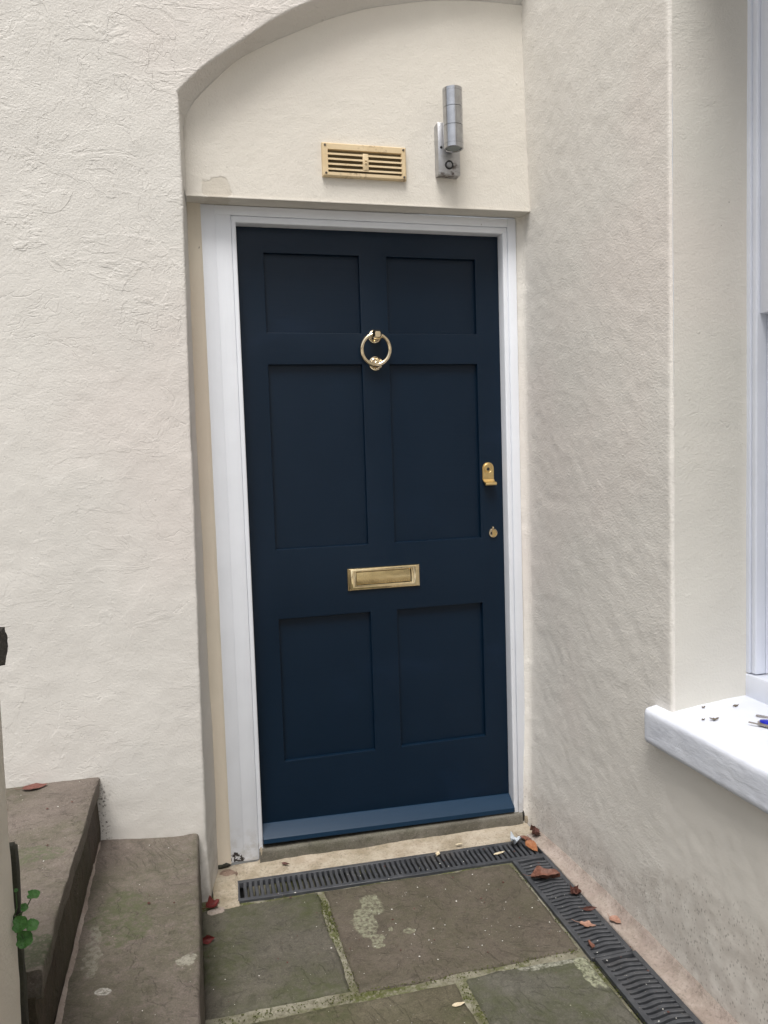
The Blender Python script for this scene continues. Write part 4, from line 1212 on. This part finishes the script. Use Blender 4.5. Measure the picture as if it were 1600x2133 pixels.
leaf((-.197, -.408, GZ), 10, MAT_LEAF_RED, 'narrow dark red leaf tucked against the lower step', rx=1.1, L=.036, W=.022, curl=.7, fold=.8, seed=3, stalk=.2)
leaf((.902, -.140, -.072), 60, MAT_LEAF_DARK, 'dark crumpled leaf in the corner beside the threshold', rx=.7, ry=.3, L=.056, W=.040, curl=1.0, fold=1.0, seed=4, crumple=.4, stalk=.5)
leaf((.868, -.160, -.0755), -62, MAT_LEAF_BROWN, 'dull brown leaf lying behind the orange leaf', rx=-.2, L=.062, W=.030, curl=.2, fold=.4, seed=5, stalk=.3)
leaf((.862, -.218, -.0735), -78, MAT_LEAF_ORANGE, 'bright orange leaf at the corner of the two drains', rx=.2, ry=.2, L=.060, W=.034, curl=.25, fold=.5, seed=6, stalk=.25, pointy=.9)
leaf((.748, -.212, -.0775), 12, MAT_LEAF_PALE, 'slim pale willow leaf on the drain below the door', L=.045, W=.011, curl=.1, fold=.2, seed=7, stalk=0, pointy=.8)
leaf((.553, -.160, -.0765), 60, MAT_LEAF_PALE, 'small curled pale leaf on the edge of the front drain', L=.026, W=.015, curl=.8, fold=.8, seed=8, stalk=.3)
leaf((.640, -.128, -.070), 8, MAT_LEAF_PALE, 'thin pale leaf on the mortar under the threshold', L=.030, W=.007, curl=.1, fold=.3, seed=18, stalk=0)
leaf((.822, -.400, GZ), -10, MAT_LEAF_BROWN, 'large folded brown leaf across the side drain', rx=-.15, L=.092, W=.060, curl=.25, fold=.75, seed=9, crumple=.22, stalk=.25, pointy=1.4)
leaf((.866, -.500, GZ), 40, MAT_LEAF_DARK, 'small crumpled brown leaf by the outer edge of the side drain', rx=.3, L=.046, W=.036, curl=.9, fold=.9, seed=10, crumple=.5, stalk=.4)
leaf((.866, -.588, GZ), -8, MAT_LEAF_DARK, 'thin dark curled leaf strip on the side drain', rx=.9, L=.042, W=.012, curl=.8, fold=.6, seed=11, stalk=.2)
leaf((.824, -.655, GZ), -38, MAT_LEAF_PINK, 'star shaped pinkish leaf on the side drain', L=.046, W=.026, curl=.4, fold=.3, lobes=2, seed=12, stalk=.5)
leaf((.906, -.662, -.0755), -72, MAT_LEAF_PINK, 'oval tan leaf on the mortar beside the side drain', rx=.1, L=.040, W=.026, curl=.3, fold=.4, seed=13, stalk=.3, pointy=1.2)
leaf((.785, -.735, GZ), 75, MAT_LEAF_BROWN, 'small brown leaf near the joint of the side drain grates', rx=.6, L=.034, W=.020, curl=.5, fold=.7, seed=14, stalk=.2)
leaf((.374, -.845, -.078), 4, MAT_LEAF_PALE, 'pale wood chip on the olive flagstone', L=.034, W=.012, curl=.1, fold=.1, seed=15, stalk=0, pointy=1.3)
leaf((.062, -.082, -.066), -28, MAT_LEAF_DARK, 'dark seed pod on the mortar under the threshold', rx=.5, L=.030, W=.008, curl=.5, fold=.6, seed=16, stalk=0)

# plastic scrap and pebble
g_ = G('clear_scrap'); MAT_SCRAP = g_.out((.42, .46, .50, 1), .25)
V, F = leaf_mesh(.050, .036, 1.0, .5, .7, 2, 21, .5, 0, .6)
o = mesh_obj('plastic_scrap', V, F, MAT_SCRAP, None, (0, 0, 0)); o.location = (.822, -.176, -.060); o.rotation_euler = (.2, .1, .5)
props(o, 'crinkled grey plastic scrap on the drain beside the corner leaves', 'litter')
o = mesh_obj('pebble', *lump((0, 0, 0), (.0075, .0055, .004), 31, 2), plain('white_pebble', (.62, .63, .63, 1), .6), None, (.300, -.737, -.079))
props(o, 'small white pebble on the mortar joint between flagstones', 'pebble')
MAT_FLECK = plain('white_plaster_crumb', (.62, .61, .57, 1), .8)
o = mesh_obj('plaster_crumb', *lump((0, 0, 0), (.017, .011, .005), 33, 2, rough=.6), MAT_FLECK, None, (.815, -.125, -.077))
props(o, 'white plaster crumb on the mortar near the corner leaves', 'plaster crumb')

# bark flakes on the sill
MAT_BARK = plain('grey_bark', (.16, .13, .10, 1), .8)
for i, (x, y, L, a, lab) in enumerate([(1.017, -.896, .012, 10, 'grey bark flake on the sill nearest the window reveal'), (.971, -.957, .010, 0, 'tiny grey bark flake nearest the front edge of the sill'),
                              (.990, -.972, .021, -35, 'largest curled bark flake on the white sill'), (1.085, -.928, .015, -10, 'thin bark flake on the sill below the window frame')]):
    zt = float(np.interp(x, [.935, .962, 1.02, 1.10], [.5775, .584, .5915, .5975])) + .002
    o = mesh_obj('bark_flake', *leaf_mesh(L, L * .55, 1.2, .8, .5, 2, i + 40, .4, 0, .3), MAT_BARK, None, (0, 0, 0))
    o.location = (x, y, zt); o.rotation_euler = (0, 0, math.radians(a))
    props(o, lab, 'bark flake', 'bark flakes on the sill')

# weed with round leaves at the flank wall's edge
weed = thing('weed', (-.515, -1.222, .52), 'small green weed with round leaves growing from the flank wall edge', 'plant')
MAT_WEED = leaf_mat('green_weed', (.036, .125, .024, 1), (.070, .19, .046, 1), .45)
MAT_STEM = plain('weed_stem', (.05, .11, .03, 1), .5)
root = np.array([-.506, -1.222, .52])
WL = [((-.474, -1.225, .556), .0125, .3, .2), ((-.488, -1.228, .539), .008, .9, .5), ((-.4935, -1.240, .519), .0155, .9, -.1), ((-.4765, -1.236, .512), .0125, .7, .4), ((-.489, -1.238, .492), .0165, 1.1, .1), ((-.497, -1.232, .571), .004, .5, .2)]
def round_leaf(r, seed):
    nt, nr_ = 28, 6
    V, F = [(0, 0, -.10 * r)], []
    for j in range(1, nr_ + 1):
        for k in range(nt):
            a = 2 * math.pi * k / nt
            notch = 1 - .42 * math.exp(-((a - math.pi) / .33) ** 2)
            rr = r * j / nr_ * notch * (1 + .05 * math.sin(5 * a + seed) + .03 * math.sin(11 * a + seed))
            q = j / nr_
            V.append((rr * math.cos(a) * 1.06, rr * math.sin(a), r * (-.10 + .22 * q ** 2 + .09 * q * math.sin(3 * a + seed) + .05 * q * abs(math.sin(4 * a)))))
    for k in range(nt): F.append((0, 1 + k, 1 + (k + 1) % nt))
    for j in range(nr_ - 1):
        for k in range(nt):
            a, b = 1 + j * nt + k, 1 + j * nt + (k + 1) % nt
            F.append((a, a + nt, b + nt, b))
    V = np.array(V)
    n = len(V)
    W = V - np.array([0, 0, .0006])
    F2 = [tuple(i + n for i in f[::-1]) for f in F]
    rim = [1 + (nr_ - 1) * nt + k for k in range(nt)]
    F3 = [(rim[k], rim[k] + n, rim[(k + 1) % nt] + n, rim[(k + 1) % nt]) for k in range(nt)]
    return np.concatenate([V, W]), F + F2 + F3
for c, r, tx, ty in WL:
    V, F = round_leaf(r * .78, int(r * 1e5))
    R_ = np.array(Matrix.Rotation(tx, 3, 'X') @ Matrix.Rotation(ty, 3, 'Y'))
    mesh_obj('leaf', V @ R_.T + np.array(c), F, MAT_WEED, weed, autosmooth=60)
    mid = (root + np.array(c)) / 2 + np.array([.004, -.003, -.004])
    mesh_obj('stem', *tube([root, mid, np.array(c)], [.0012, .001, .0008], 6), MAT_STEM, weed)

# moss tufts along the joints, and grit scattered over stone and drain: uncountable stuff
def tufts(spots, n_each, spread, rmin, rmax, seed):
    r = random.Random(seed); parts = []
    bm = bmesh.new(); bmesh.ops.create_icosphere(bm, subdivisions=1, radius=1)
    B = np.array([v.co[:] for v in bm.verts]); FB = [[v.index for v in f.verts] for f in bm.faces]; bm.free()
    for (x0, y0, x1, y1, z, dens) in spots:
        for k in range(int(n_each * dens)):
            t = r.random(); s = rmin + (rmax - rmin) * r.random() ** 2
            c = np.array([x0 + (x1 - x0) * t + r.gauss(0, spread), y0 + (y1 - y0) * t + r.gauss(0, spread), z])
            parts.append((B * np.array([s, s, s * .6]) * (1 + .25 * np.array([[r.random()] for _ in B])) + c, FB))
    return join(*parts)
g_ = G('moss'); n_ = g_.noise(160, 4, .6)
MAT_MOSS = g_.out(g_.mix(g_.step(n_, .3, .7), (.035, .045, .010, 1), (.11, .12, .035, 1)), .9, g_.bump(n_, .002), spec=.1)
o = mesh_obj('moss', *tufts([(.143, -.30, .148, -.45, -.0835, 1.2), (.148, -.45, .15, -.70, -.0845, .5), (.765, -.30, .768, -1.1, -.084, 1.0), (.15, -.72, .42, -.735, -.0840, .5), (.42, -.735, .75, -.73, -.0840, .45),
      (.412, -.76, .410, -1.1, -.084, .7), (-.2, -.73, .15, -.73, -.0845, .5), (-.09, -.252, .14, -.265, -.084, .4)], 420, .0085, .0006, .0020, 5), MAT_MOSS)
props(o, 'green moss growing in the joints of the flagstones', 'moss', kind='stuff')

def grit(seed, n, areas, smin, smax):
    r = random.Random(seed); parts = []
    for k in range(n):
        x0, x1, y0, y1, z = areas[r.randrange(len(areas))]
        c = np.array([r.uniform(x0, x1), r.uniform(y0, y1), z])
        s = smin + (smax - smin) * r.random() ** 3
        V = np.array([[r.uniform(.4, 1) * s, 0, 0], [0, r.uniform(.3, 1) * s, 0], [-r.uniform(.4, 1) * s, r.uniform(-.3, .3) * s, 0], [0, -r.uniform(.3, 1) * s, 0], [r.uniform(-.2, .2) * s, 0, .5 * s]])
        a = r.uniform(0, 6.28); ca, sa = math.cos(a), math.sin(a)
        V = np.stack([V[:, 0] * ca - V[:, 1] * sa, V[:, 0] * sa + V[:, 1] * ca, V[:, 2]], 1) + c
        parts.append((V, [(0, 1, 4), (1, 2, 4), (2, 3, 4), (3, 0, 4), (3, 2, 1, 0)]))
    return join(*parts)
AR = [(-.2, .13, -.69, -.28, -.0785), (.17, .75, -.70, -.30, -.0785), (.17, .75, -.70, -.30, -.0785), (-.2, .75, -1.1, -.77, -.0785), (0, .9, -.26, -.14, -.0780), (.78, .885, -1.1, -.3, -.0780)]
o = mesh_obj('pale_grit', *grit(3, 330, AR, .0006, .0040), MAT_FLECK, smooth=False)
props(o, 'pale grit and crumbs scattered over flagstones and drain', 'grit', kind='stuff')
AR2 = AR + [(-.47, -.22, -1.1, -.2, .137), (-.9, -.5, -1.0, -.2, .340)]
o = mesh_obj('dark_litter', *grit(4, 160, AR2, .001, .006), MAT_LEAF_DARK, smooth=False)
props(o, 'dark plant crumbs scattered over flagstones and steps', 'litter', kind='stuff')
o = mesh_obj('step_grit', *grit(5, 110, [(-.47, -.22, -1.1, -.2, .1365), (-.75, -.5, -1.0, -.2, .3405)], .0007, .0032), MAT_FLECK, smooth=False)
props(o, 'pale crumbs scattered over the stone steps', 'grit', kind='stuff')
